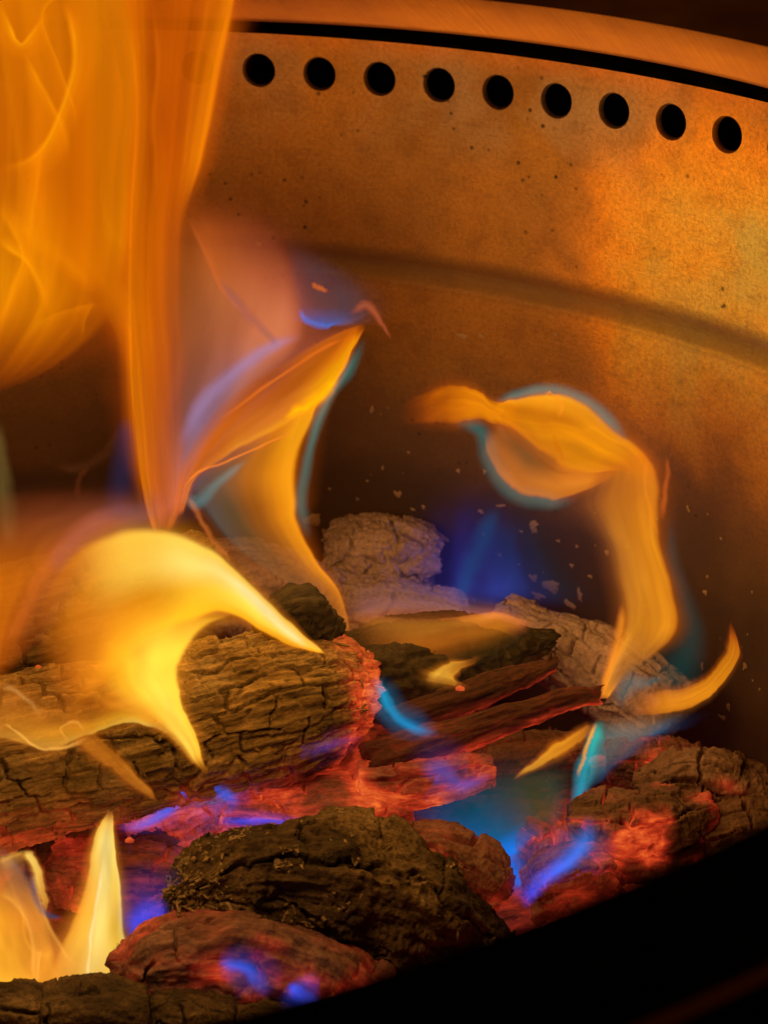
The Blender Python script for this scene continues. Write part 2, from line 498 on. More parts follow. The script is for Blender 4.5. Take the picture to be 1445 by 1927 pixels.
def solid(name, nodes, mat, parent=None, nu=120, nv=96, flat=1.0, box=2.2, cracks=(0.5, 0.0), crack_scale=(60, 120), fibre=0.0006, lumps=0.08,
          seed=1, cap=0.10, glow=None, fine=0.0, twist=0.0, ragged=0.0, capround=1.0, brick=None):
    """a burnt piece swept along nodes [(x, y, D, radius_px)]: lumpy section, transverse and lengthwise cracks, fibres, rough ends"""
    pts = np.array([P(x, y, D) for x, y, D, r in nodes])
    dep = np.array([(p - CAM) @ FW for p in pts])
    rad = np.array([r for *_, r in nodes]) * dep / FOCAL
    # parameter: body plus two end caps
    ub = np.linspace(0, 1, nu)
    c = spline(pts, ub); rr = spline(rad, ub)[:, 0]
    tan = np.gradient(c, axis=0); tan /= np.linalg.norm(tan, axis=1)[:, None]
    L = np.concatenate([[0], np.cumsum(np.linalg.norm(np.diff(c, axis=0), axis=1))])
    side = np.cross(tan, [0, 0, 1.0]); side /= np.linalg.norm(side, axis=1)[:, None]
    upv = np.cross(side, tan)
    # caps: extra rings shrinking to the axis
    capn = 16
    rc, ax = [], []
    for k in range(capn):
        a = (k + 0.0) / capn * math.pi / 2
        rc.append(math.sin(a) ** (0.55 / capround)); ax.append(math.cos(a))
    rc = np.array(rc); ax = np.array(ax)
    c = np.vstack([c[0] - tan[0] * (ax[:, None] * rr[0] * cap), c, c[-1] + tan[-1] * (ax[::-1][:, None] * rr[-1] * cap)])
    xl = np.concatenate([-ax * rr[0] * cap - rr[0] * (1 - rc) * 0.0, L, L[-1] + ax[::-1] * rr[-1] * cap])
    rad2 = np.concatenate([rr[0] * rc, rr, rr[-1] * rc[::-1]])
    side = np.vstack([np.repeat(side[:1], capn, 0), side, np.repeat(side[-1:], capn, 0)])
    upv = np.vstack([np.repeat(upv[:1], capn, 0), upv, np.repeat(upv[-1:], capn, 0)])
    tn = np.vstack([np.repeat(tan[:1], capn, 0), tan, np.repeat(tan[-1:], capn, 0)])
    n = len(rad2)
    th = np.linspace(0, 2 * math.pi, nv, endpoint=False)[None, :] + twist * (xl / max(L[-1], 1e-6))[:, None]
    cs, sn = np.cos(th), np.sin(th)
    q = (np.abs(cs) ** box + np.abs(sn) ** box) ** (-1.0 / box)
    rmean = float(np.mean(rr))
    ly = rad2[:, None] * q * cs; lz = rad2[:, None] * q * sn * flat
    lx = np.repeat(xl[:, None], nv, 1)
    lc = np.stack([lx, ly, lz], -1).reshape(-1, 3)
    nrm = np.stack([np.zeros_like(ly), cs, sn * flat], -1).reshape(-1, 3)
    so = seed * 13.7
    # big lumps
    disp = lumps * rmean * fbm(lc / rmean * np.array([0.55, 0.9, 0.9]) + so, 4, seed)
    # cracked plates
    ka, kc = crack_scale
    w = lc * np.array([ka, kc, kc]) + so + 0.35 * np.stack([fbm(lc * ka * 1.6 + 3 * i + so, 3, seed + 9 * i) for i in range(3)], 1)
    f1, f2, cid = worley(w, seed)
    e = f2 - f1
    depth, widen = cracks
    ck = 1 - sstep(0.0, 0.14 + widen, e)
    disp -= depth * rmean * 0.16 * ck
    disp += depth * rmean * 0.07 * (cid - 0.5)
    w2 = lc * np.array([ka * 2.6, kc * 1.3, kc * 1.3]) + so + 40 + 0.5 * fbm(lc * kc + so, 2, seed + 31)[:, None]
    g1, g2, _ = worley(w2, seed + 60)
    disp -= depth * rmean * 0.035 * (1 - sstep(0.0, 0.16, g2 - g1)) * sstep(-0.1, 0.3, fbm(lc * ka * 0.7 + so, 2, seed + 33))
    if brick:     # squared char cracking: rows along the grain cut across at uneven intervals
        bka, bnr, bw, bd = brick
        nz1 = fbm(lc * 45 + so, 3, seed + 41); nz2 = fbm(lc * 120 + so + 7, 3, seed + 42)
        ang_ = (np.repeat(np.arange(n), nv) * 0 + np.tile(np.linspace(0, 1, nv, endpoint=False), n)) * bnr
        ra = ang_ + 0.55 * nz1 + 0.22 * nz2
        row = np.floor(ra).astype(np.int64) % bnr
        rf = np.abs(ra - np.round(ra))
        dr = rf / bnr * 2 * math.pi * rmean
        xa = lc[:, 0] * bka * (0.7 + 0.6 * _hash(row, row, row, seed + 43)) + 9 * _hash(row, row * 0 + 1, row, seed + 44) + 0.35 * nz1 + 0.20 * nz2
        cx_ = np.floor(xa).astype(np.int64)
        dxx = np.abs(xa - np.round(xa)) / bka
        ib = np.round(xa).astype(np.int64)
        hx = _hash(ib, row, row * 0 + 5, seed + 45); hr = _hash(np.round(ra).astype(np.int64) % bnr, np.floor(xa * 0.6).astype(np.int64), row * 0 + 3, seed + 46)
        wv_ = bw * (0.55 + 0.9 * np.abs(nz2))
        c1_ = (1 - sstep(0.25, 1.0, dxx / (wv_ * (0.3 + 1.2 * hx)))) * sstep(0.25, 0.45, hx)
        c2_ = (1 - sstep(0.25, 1.0, dr / (wv_ * (0.3 + 1.0 * hr)))) * sstep(0.30, 0.5, hr)
        bc = np.maximum(c1_, c2_)
        disp -= bd * bc
        disp += bd * 0.55 * (_hash(cx_, row, row * 0 + 2, seed + 47) - 0.5)
        ck = np.maximum(ck * 0.3, bc)
    # fibres along the grain
    if fibre:
        fb = fbm(lc * np.array([55, 520, 520]) + so, 4, seed + 5, 0.6)
        rg = 1 - np.abs(vnoise(lc * np.array([30, 300, 300]) + so + 5 * fbm(lc * 60 + so, 2, seed)[:, None] * 0.15, seed + 6))
        disp += fibre * (fb * 1.2 + (rg - 0.6) * 1.4)
    if fine:
        disp += fine * (np.abs(fbm(lc * 330 + so, 4, seed + 7, 0.62)) * 2 - 0.5)
    fade = np.concatenate([rc, np.ones(nu), rc[::-1]])[:, None].repeat(nv, 1).ravel()
    disp *= np.clip(fade * 1.3, 0, 1)
    ly2 = lc[:, 1] + nrm[:, 1] * disp; lz2 = lc[:, 2] + nrm[:, 2] * disp
    # ragged ends: push the caps in and out along the axis
    endm = np.concatenate([-np.ones(capn), np.zeros(nu), np.ones(capn)])
    k = 10
    endw = np.concatenate([np.ones(capn), np.zeros(nu), np.ones(capn)])
    for j in range(k):
        endw[capn + j] = endw[capn + nu - 1 - j] = 1 - (j + 1) / (k + 1)
        endm[capn + j] = -1; endm[capn + nu - 1 - j] = 1
    rgx = fbm(np.stack([ly2 * 160, lz2 * 160, np.full_like(ly2, so)], 1), 4, seed + 3, 0.6) * (ragged * rmean)
    dx = (endm * endw)[:, None].repeat(nv, 1).ravel() * rgx
    ii = np.repeat(np.arange(n), nv)
    Pw = c[ii] + tn[ii] * dx[:, None] + side[ii] * ly2[:, None] + upv[ii] * lz2[:, None]
    lc2 = np.stack([lc[:, 0] + dx + so * 0.01, ly2, lz2], -1)
    org = Pw.mean(0); org[2] = Pw[:, 2].min()
    me = mesh_from(name, Pw - org, grid_faces(n, nv, True)[:, ::-1])
    un = np.clip(lc[:, 0] / max(L[-1], 1e-6), 0, 1)
    gv = np.zeros(len(Pw)) if glow is None else np.clip(glow(un, nrm[:, 1], sn_up(nrm, side[ii], upv[ii]), ck, fbm(lc * 90 + so, 3, seed + 8), Pw), 0, 1)
    attr(me, 'lc', 'FLOAT_VECTOR', lc2)
    attr(me, 'glow', 'FLOAT', gv)
    o = bpy.data.objects.new(name, me)
    me.materials.append(mat)
    col.objects.link(o)
    if parent is None:
        o.location = org
    else:
        o.parent = parent
        o.location = Vector(org) - parent.matrix_basis.translation
    return o

def sn_up(nrm, side, up):
    v = side * nrm[:, 1:2] + up * nrm[:, 2:3]
    return v[:, 2]           # how far the surface faces up

def slivers(parent, count, pick, length, width, mat, seed, lift=0.5, name='peeling_fibre', spread=0.45):
    """small curled strips of bark or ash standing off a piece's surface, along its grain; pick(u, facing_up, vertex) keeps a spot"""
    rnd = np.random.RandomState(seed)
    me0 = parent.data
    n = len(me0.vertices)
    co = np.empty(n * 3, np.float32); me0.vertices.foreach_get('co', co); co = co.reshape(-1, 3).astype(float)
    no = np.empty(n * 3, np.float32); me0.vertices.foreach_get('normal', no); no = no.reshape(-1, 3).astype(float)
    lcv = np.empty(n * 3, np.float32); me0.attributes['lc'].data.foreach_get('vector', lcv); lcv = lcv.reshape(-1, 3)
    x = lcv[:, 0]; un = (x - x.min()) / (x.max() - x.min())
    ok = np.nonzero(pick(un, no[:, 2], co) & ((no @ (-FW)) > 0.05))[0]
    ax = co[un > 0.9].mean(0) - co[un < 0.1].mean(0); ax /= np.linalg.norm(ax)
    V, F, LC = [], [], []
    for i in rnd.choice(ok, count):
        nn = no[i]; t = ax - nn * (ax @ nn); t /= np.linalg.norm(t) + 1e-9
        b = np.cross(nn, t)
        an = rnd.normal(0, spread)
        t, b = t * math.cos(an) + b * math.sin(an), b * math.cos(an) - t * math.sin(an)
        L = length * rnd.lognormal(0, 0.45); w = width * rnd.lognormal(0, 0.35); lf = lift * L * rnd.uniform(0.1, 1.0)
        sw = rnd.normal(0, 0.35) * L
        st = len(V); m = 5
        for k in range(m):
            q = k / (m - 1)
            c = co[i] + t * (L * (q - 0.3)) + nn * (lf * q * q - 0.0004) + b * (sw * q * q)
            ww = w * (1 - q ** 2 * 0.8) * (0.6 + 0.8 * rnd.rand())
            for e in (-1, 1):
                V.append(c + b * (e * ww)); LC.append(lcv[i] + np.array([q * L, e * ww, 0]))
            for e in (1, -1):
                V.append(c + b * (e * ww) - nn * (w * 0.7)); LC.append(lcv[i] + np.array([q * L, e * ww, 0.001]))
        for k in range(m - 1):
            a0, b0 = st + 4 * k, st + 4 * k + 4
            for e in range(4):
                F.append((a0 + e, a0 + (e + 1) % 4, b0 + (e + 1) % 4, b0 + e))
    me = mesh_from(name, np.array(V), np.array(F), False)
    attr(me, 'lc', 'FLOAT_VECTOR', np.array(LC)); attr(me, 'glow', 'FLOAT', np.zeros(len(V)))
    me.materials.append(mat)
    o = bpy.data.objects.new(name, me); col.objects.link(o)
    o.parent = parent; o['kind'] = 'stuff'
    return o

# -- ash and ember bed
def build_bed():
    n = 330
    xs = np.linspace(-1, 1, n)
    X, Y = np.meshgrid(xs * R * 0.985, xs * R * 0.985, indexing='ij')
    p = np.stack([X.ravel(), Y.ravel(), np.zeros(X.size)], 1)
    f1, f2, cid = worley(p * 42 + 0.4 * np.stack([fbm(p * 60, 3, 3), fbm(p * 60 + 9, 3, 4), np.zeros(len(p))], 1), 5)
    h = 0.012 + 0.010 * fbm(p * 14, 4, 2) + 0.010 * sstep(0.0, 0.4, f2 - f1) * (0.4 + cid) + 0.0025 * np.abs(fbm(p * 200, 3, 6))
    p[:, 2] = h
    f = grid_faces(n, n)
    c = p[f].mean(1)
    f = f[np.hypot(c[:, 0], c[:, 1]) < R - 0.006]
    me = mesh_from('ember_bed', p, f)
    attr(me, 'lc', 'FLOAT_VECTOR', p)
    attr(me, 'glow', 'FLOAT', np.clip(0.25 + 0.40 * (1 - sstep(0, .3, f2 - f1)) + 0.5 * fbm(p * 30, 3, 8), 0, 1))
    o = obj('ember_bed', me, M_EMBER)
    tag(o, 'glowing bed of crumbled embers and ash on the pit floor', 'ember bed', kind='stuff')
build_bed()

def G(base=0.0, crack=0.0, down=0.0, noise=0.5, end=None, endw=0.3, endv=0.7, spots=()):
    def f(u, side, up, ck, nz, Pw):
        g = base + crack * ck + down * np.clip(-up + 0.1, 0, 1)
        if end == 1: g = g + endv * sstep(1 - endw, 1.0, u)
        if end == 0: g = g + endv * sstep(endw, 0.0, u)
        g = g * (1 + noise * nz * 2)
        for (x, y, D, r) in spots:       # hot spots fanned by the draught
            q = P(x, y, D)
            g = g + 2.6 * np.exp(-((Pw - q) ** 2).sum(1) / r ** 2) * (0.6 + 0.8 * ck + 0.5 * nz)
        return g
    return f

main = solid('charred_log', [(-160, 1470, 0.392, 150), (60, 1425, 0.398, 150), (300, 1375, 0.408, 146), (500, 1328, 0.418, 138), (605, 1306, 0.425, 122), (655, 1304, 0.428, 92)], M_LOG,
      nu=420, nv=300, cracks=(0.22, 0.0), crack_scale=(40, 105), fibre=0.0011, lumps=0.14, seed=3, fine=0.0004, brick=(75, 20, 0.00085, 0.0034), cap=0.25, ragged=0.25, box=2.3,
      glow=G(0.0, 0.0, 0.60, 0.5, 1, 0.16, 0.75))
tag(main, 'thick charred log with golden cracked surface and glowing red end', 'log')
slivers(main, 260, lambda u, up, co: (u > 0.1) & (u < 0.93) & (up > -0.35), 0.0024, 0.00055, M_LOG, 5, 0.22, spread=0.7)
knot = solid('knot', [(525, 1180, 0.424, 48), (565, 1150, 0.426, 52), (600, 1180, 0.428, 44)], M_BLACK, main, nu=60, nv=60, cracks=(0.6, 0), crack_scale=(120, 120), lumps=0.35, seed=8, fine=0.0012, cap=0.9)
knot['label'] = 'black charred knot on top of the log'

o = solid('rear_log', [(-150, 1230, 0.425, 120), (80, 1180, 0.436, 125), (250, 1120, 0.447, 105), (372, 1060, 0.456, 62)], M_DARKLOG, nu=220, nv=160, cracks=(0.2, 0.0), crack_scale=(38, 90), fibre=0.0012, lumps=0.18, seed=21, brick=(60, 16, 0.0009, 0.003), cap=0.5, ragged=0.3)
tag(o, 'pointed grey brown log lying behind the thick charred log, veiled by yellow flame', 'log')

o = solid('ash_block', [(640, 1062, 0.515, 74), (690, 1058, 0.515, 80), (760, 1060, 0.515, 78), (800, 1066, 0.515, 66)], M_ASH, nu=190, nv=190, cracks=(1.0, 0.0), crack_scale=(70, 85), fibre=0.0, lumps=0.16, seed=5, cap=0.25, ragged=0.35, box=4.5, fine=0.0010, capround=2.0)
tag(o, 'squat block of pale pinkish ash with deep cracks against the dark wall', 'burnt block')
o = solid('ash_log', [(370, 1110, 0.49, 80), (480, 1115, 0.495, 92), (600, 1140, 0.50, 80), (720, 1152, 0.50, 70), (850, 1155, 0.50, 55)], M_ASH, nu=200, nv=120, cracks=(0.3, 0), crack_scale=(60, 80), lumps=0.3, seed=15, cap=0.6, fine=0.0009, box=3.0, brick=(55, 8, 0.0010, 0.003))
tag(o, 'long low pale ash covered log below the squat ash block', 'burnt block')
o = solid('ash_log', [(960, 1190, 0.487, 62), (1060, 1225, 0.478, 78), (1160, 1275, 0.468, 84), (1240, 1330, 0.458, 70)], M_ASH, nu=180, nv=140, cracks=(0.25, 0.0), crack_scale=(70, 110), fibre=0.0006, lumps=0.2, seed=6, brick=(75, 11, 0.0008, 0.003), cap=0.5, ragged=0.3, fine=0.0006)
tag(o, 'short ash grey log with black cracks under the curling flame', 'log')
o = solid('charred_slab', [(650, 1265, 0.447, 90), (760, 1250, 0.45, 100), (900, 1225, 0.456, 80), (1015, 1215, 0.461, 36)], M_BLACK, nu=160, nv=110, flat=0.9, cracks=(0.5, 0.0), crack_scale=(50, 90), fibre=0.0007, lumps=0.25, seed=7, cap=0.4, ragged=0.5, fine=0.0007,
          glow=G(0.0, 0.0, 0.15))
tag(o, 'black charred slab behind the two burnt sticks, licked by a low orange flame', 'log')

# two burnt sticks
tw = solid('burnt_stick', [(735, 1358, 0.428, 24), (860, 1318, 0.432, 28), (960, 1280, 0.436, 24), (1036, 1252, 0.439, 12)], M_TWIG, nu=140, nv=60, cracks=(0.5, 0), crack_scale=(45, 150), fibre=0.0009, lumps=0.3, seed=12, cap=0.6, ragged=1.2, glow=G(0.03, 0.1, 0.6))
tag(tw, 'dark burnt stick with a forked tip lying against the black slab', 'stick')
solid('splinter', [(1020, 1268, 0.4385, 9), (1030, 1246, 0.439, 6), (1036, 1228, 0.4395, 2)], M_TWIG, tw, nu=24, nv=16, cracks=(0, 0), seed=31, fibre=0.0003)
tw = solid('burnt_stick', [(712, 1430, 0.413, 38), (830, 1396, 0.417, 36), (960, 1350, 0.421, 27), (1060, 1318, 0.425, 22), (1122, 1308, 0.428, 17)], M_TWIG, nu=180, nv=72, cracks=(0.6, 0), crack_scale=(45, 150), fibre=0.0009, lumps=0.22, seed=14, cap=0.5, ragged=1.4, glow=G(0.12, 0.1, 0.9))
tag(tw, 'long dark red burnt stick with a jagged broken tip below the curling flame', 'stick')
solid('splinter', [(1105, 1318, 0.4275, 9), (1122, 1320, 0.428, 6), (1140, 1317, 0.4285, 2)], M_TWIG, tw, nu=24, nv=16, cracks=(0, 0), seed=33, fibre=0.0003)

# ember lumps
def ember(nodes, label, seed, mat=M_EMBER, name='ember_chunk', gl=None, **kw):
    a = dict(nu=150, nv=130, cracks=(0.30, 0.0), crack_scale=(60, 80), fibre=0.0007, lumps=0.20, cap=0.3, ragged=0.35, box=4.0, fine=0.0004, brick=(60, 9, 0.0009, 0.0034))
    a.update(kw)
    o = solid(name, nodes, mat, seed=seed, glow=gl or G(0.45, 0.3, 0.2), **a)
    tag(o, label, 'ember' if name.startswith('ember') else 'coal')
    return o

ember([(440, 1440, 0.418, 40), (530, 1445, 0.42, 62), (620, 1430, 0.422, 58), (690, 1400, 0.425, 30)], 'long glowing red ember wedged below the red end of the thick log', 41, gl=G(0.75, -0.2, 0.3), crack_scale=(40, 130))
ember([(680, 1470, 0.408, 32), (760, 1470, 0.41, 40), (850, 1462, 0.412, 38), (925, 1450, 0.414, 22)], 'flaky red ember under the long burnt stick', 42, gl=G(0.70, 0.0, 0.45), crack_scale=(40, 150))
ember([(430, 1535, 0.405, 40), (530, 1545, 0.406, 58), (650, 1535, 0.408, 66), (760, 1530, 0.41, 40)], 'pinkish red ember with wide cracks behind the crusty bark chunk', 43, gl=G(0.85, 0.15, 0.1))
ember([(735, 1590, 0.40, 40), (820, 1620, 0.398, 72), (900, 1650, 0.396, 62), (945, 1680, 0.394, 36)], 'dark brown coal leaning on the far end of the crusty bark chunk', 44, M_RUST, 'coal', gl=G(0.22, 0.1, 0.2), cracks=(0.4, 0))
ember([(250, 1560, 0.405, 46), (330, 1540, 0.407, 60), (420, 1500, 0.41, 48)], 'dull red ember with frayed top beneath the thick charred log', 45, gl=G(0.50, 0.1, 0.1), fine=0.0010)
ember([(110, 1640, 0.398, 52), (210, 1640, 0.398, 74), (300, 1640, 0.398, 70), (360, 1650, 0.40, 40)], 'crumbling pink and grey ember beside the tall pale flame', 46, gl=G(0.40, 0.2, 0.1), fine=0.0009)
crust = ember([(320, 1700, 0.372, 40), (430, 1660, 0.378, 92), (560, 1650, 0.382, 112), (700, 1680, 0.385, 118), (820, 1740, 0.386, 104), (920, 1800, 0.386, 60)], 'big dark mound of crusty bark with tan frayed patches', 47, M_MOSS, 'coal', gl=G(0.0, 0.0, 0.0), nu=340, nv=260, cracks=(0.35, 0.0), crack_scale=(30, 44), fine=0.0007, fibre=0.0012, lumps=0.62, box=2.6, brick=(22, 7, 0.0013, 0.0036))
slivers(crust, 800, lambda u, up, co: (fbm(co * 75 + 3, 3, 77) > 0.08 + 0.8 * np.abs(u - 0.25)) & (up > -0.6), 0.0021, 0.0008, M_FRAY, 9, 0.35, 'frayed_bark', 1.5)
slivers(crust, 500, lambda u, up, co: (up > -0.5), 0.0016, 0.0007, M_MOSS, 10, 0.3, 'dark_fibre', 1.5)
ember([(230, 1840, 0.36, 48), (330, 1810, 0.362, 84), (460, 1800, 0.366, 96), (590, 1830, 0.368, 92), (690, 1880, 0.368, 70)], 'broad dull red ember beneath the crusty bark mound', 48, gl=G(0.36, 0.15, 0.0, 1.4), nu=220, nv=170, lumps=0.45, box=2.8, brick=(38, 8, 0.0013, 0.0045))
ember([(300, 1700, 0.376, 30), (330, 1735, 0.376, 44), (400, 1760, 0.376, 52)], 'small red ember tucked against the tan side of the bark mound', 49, gl=G(0.4, 0.2, 0.0))
ember([(1085, 1560, 0.412, 58), (1160, 1570, 0.412, 78), (1250, 1565, 0.413, 74), (1320, 1545, 0.415, 52)], 'reddish brown cracked coal with a glowing orange seam by the black rim', 50, M_RUST, 'coal', gl=G(0.26, 0.35, 0.0, 1.6, spots=[(1205, 1600, 0.399, 0.0075), (1175, 1570, 0.40, 0.006)]), box=5.0, brick=(58, 7, 0.0012, 0.0042), nu=200, nv=170)
ember([(1210, 1500, 0.425, 40), (1300, 1480, 0.427, 62), (1390, 1500, 0.426, 64), (1480, 1530, 0.424, 60)], 'brown ash crusted coal with curled flakes near the wall', 51, M_RUST, 'coal', gl=G(0.03, 0.0, 0.0, spots=[(1375, 1478, 0.416, 0.005)]), fine=0.0009)
ember([(1330, 1585, 0.412, 50), (1400, 1570, 0.413, 62), (1500, 1570, 0.413, 60)], 'pale brown coal half hidden by the black rim of the pit', 52, M_RUST, 'coal', gl=G(0.02, 0.1, 0.0), fine=0.0007)
ember([(1000, 1680, 0.395, 46), (1060, 1660, 0.397, 62), (1130, 1650, 0.40, 56)], 'pink ashy coal below the bright blue flame', 53, M_RUST, 'coal', gl=G(0.36, 0.3, 0.0), fine=0.0008)
ember([(1000, 1560, 0.415, 36), (1040, 1590, 0.412, 50), (1060, 1640, 0.405, 40)], 'dark coal wrapped by blue flames beside the cracked coal', 54, M_RUST, 'coal', gl=G(0.35, 0.3, 0.0))
ember([(900, 1440, 0.43, 40), (1000, 1430, 0.432, 52), (1090, 1420, 0.435, 40)], 'shadowy coal under the jagged tip of the long stick', 55, M_RUST, 'coal', gl=G(0.10, 0.3, 0.0))
ember([(1150, 1440, 0.442, 40), (1230, 1440, 0.442, 46), (1310, 1440, 0.443, 36)], 'dim coal with a small glowing spot in front of the dark wall', 56, M_RUST, 'coal', gl=G(0.14, 0.3, 0.0, 0.9, spots=[(1248, 1455, 0.434, 0.006)]), fine=0.0015)
for kk, (nd, lab) in enumerate([([(-60, 1915, 0.345, 52), (40, 1912, 0.345, 58), (72, 1912, 0.345, 50)], 'rounded dark charred block under the orange flame curtain'),
                 ([(90, 1915, 0.346, 56), (170, 1910, 0.347, 64), (262, 1915, 0.348, 58)], 'big rounded charred block at the foot of the tall pale flame'),
                 ([(292, 1925, 0.350, 54), (350, 1925, 0.351, 60), (425, 1930, 0.352, 52)], 'square charred block in the front row under the dull red ember'),
                 ([(430, 1935, 0.354, 56), (510, 1930, 0.355, 58), (610, 1945, 0.357, 50)], 'long charred block in the front row beside the black rim')]):
    ember(nd, lab, 61 + kk, M_MOSS, 'charred_block', gl=G(0.0), box=3.6, crack_scale=(25, 40), cracks=(0.2, 0), lumps=0.14, fine=0.0006, cap=0.3, ragged=0.1, brick=(40, 6, 0.0008, 0.002))

# ------------------------------------------------------------------ ash flakes stuck to the wall
def wall_point(x, y, r=R - 0.0019):
    d = FW + RT * ((x - W0 / 2) / FOCAL) + UP * ((H0 / 2 - y) / FOCAL)
    a = d[0] ** 2 + d[1] ** 2; b = 2 * (CAM[0] * d[0] + CAM[1] * d[1]); c = CAM[0] ** 2 + CAM[1] ** 2 - r * r
    t = (-b + math.sqrt(b * b - 4 * a * c)) / (2 * a)
    return CAM + d * t

def flake_mesh(seed):
    rnd = random.Random(seed)
    n, m = 14, 4
    V, F = [], []
    rad = [1 + rnd.uniform(-0.45, 0.45) for _ in range(n)]
    V.append((0, 0.45, 0))
    for j in range(1, m + 1):
        for i in range(n):
            a = 2 * math.pi * i / n
            r = rad[i] * j / m
            V.append((r * math.cos(a), (0.45 * (1 - (j / m) ** 2) + rnd.uniform(-0.1, 0.16)) if j < m else -0.12, r * math.sin(a) * 0.8))
    T = [(0, 1 + i, 1 + (i + 1) % n) for i in range(n)]
    me = bpy.data.meshes.new('ash_flake')
    Q = []
    for j in range(m - 1):
        for i in range(n):
            Q.append((1 + j * n + i, 1 + (j + 1) * n + i, 1 + (j + 1) * n + (i + 1) % n, 1 + j * n + (i + 1) % n))
    me.from_pydata(V, [], T + Q)
    me.materials.append(M_FLAKE)
    return me
FM = [flake_mesh(s) for s in range(6)]
flakes = [(588, 978, 17, 13), (825, 1015, 18, 15), (748, 930, 7, 8), (905, 963, 8, 4), (939, 952, 11, 4), (1003, 992, 9, 12), (1037, 1103, 17, 14), (1012, 1122, 14, 8), (1003, 1088, 8, 9), (1090, 1118, 6, 14), (1068, 1135, 14, 9),
          (697, 543, 3, 12), (870, 632, 10, 6), (905, 632, 6, 4), (1046, 630, 3, 4), (700, 770, 4, 8), (775, 958, 5, 4), (796, 955, 4, 4), (862, 886, 4, 5), (911, 888, 4, 6), (1050, 1018, 4, 3), (1085, 1028, 4, 3),
          (1140, 1040, 5, 8), (1294, 958, 3, 7), (1326, 1115, 5, 6), (1400, 1255, 5, 10), (1358, 1350, 8, 5), (1330, 1085, 3, 4), (485, 458, 6, 7), (1320, 1255, 3, 8), (1370, 1330, 4, 9), (960, 890, 3, 4), (980, 1000, 4, 3), (720, 880, 3, 5), (690, 905, 3, 3), (940, 1045, 5, 4), (1110, 1085, 5, 4), (1075, 1065, 5, 5), (620, 920, 3, 3), (610, 1000, 6, 5)]
for _ in range(60):
    x = RNG.uniform(600, 1430); y = RNG.uniform(760, 1300)
    s = RNG.uniform(1.2, 2.8)
    flakes.append((x, y, s, s * RNG.uniform(0.6, 1.6)))
BIG_LABELS = {(588, 978): 'crusty ash flake on the wall beside the teal rim of the leaning flame', (825, 1015): 'round crumbly ash flake on the wall touching the squat ash block',
              (939, 952): 'flat thin ash flake on the wall just under the pale loop of the curling flame', (1003, 992): 'ragged upright ash flake on the wall above the deep blue flame glow',
              (1037, 1103): 'largest ash flake on the dark wall above the short ash grey log', (1012, 1122): 'flat ash flake on the wall just below the largest flake',
              (1090, 1118): 'tall narrow ash flake on the wall between the largest flake and the curling flame', (1068, 1135): 'broad ash flake touching the top of the short ash grey log',
              (697, 543): 'thin upright ash sliver on the wall just below the groove'}
for i, (x, y, rx, ry) in enumerate(flakes):
    p = wall_point(x, y, R - 0.0019 if y > 520 + (x - 560) * 0.2 else R - 0.0003)
    dd = (p - CAM) @ FW / FOCAL
    o = bpy.data.objects.new('ash_flake', FM[i % 6])
    col.objects.link(o)
    ang = math.atan2(p[0], p[1])
    o.location = p
    o.rotation_euler = (0, RNG.uniform(-0.4, 0.4), math.pi - ang)
    o.scale = (rx * dd, min(rx, ry) * dd * 0.6, ry * dd * 1.15)
    big = i < 40 and max(rx, ry) >= 11
    if big:
        tag(o, BIG_LABELS[(x, y)], 'ash flake', 'large ash flakes on the wall')
    else:
        tag(o, 'tiny pale ash fleck stuck to the steel wall', 'ash flake', 'ash flecks on the wall')

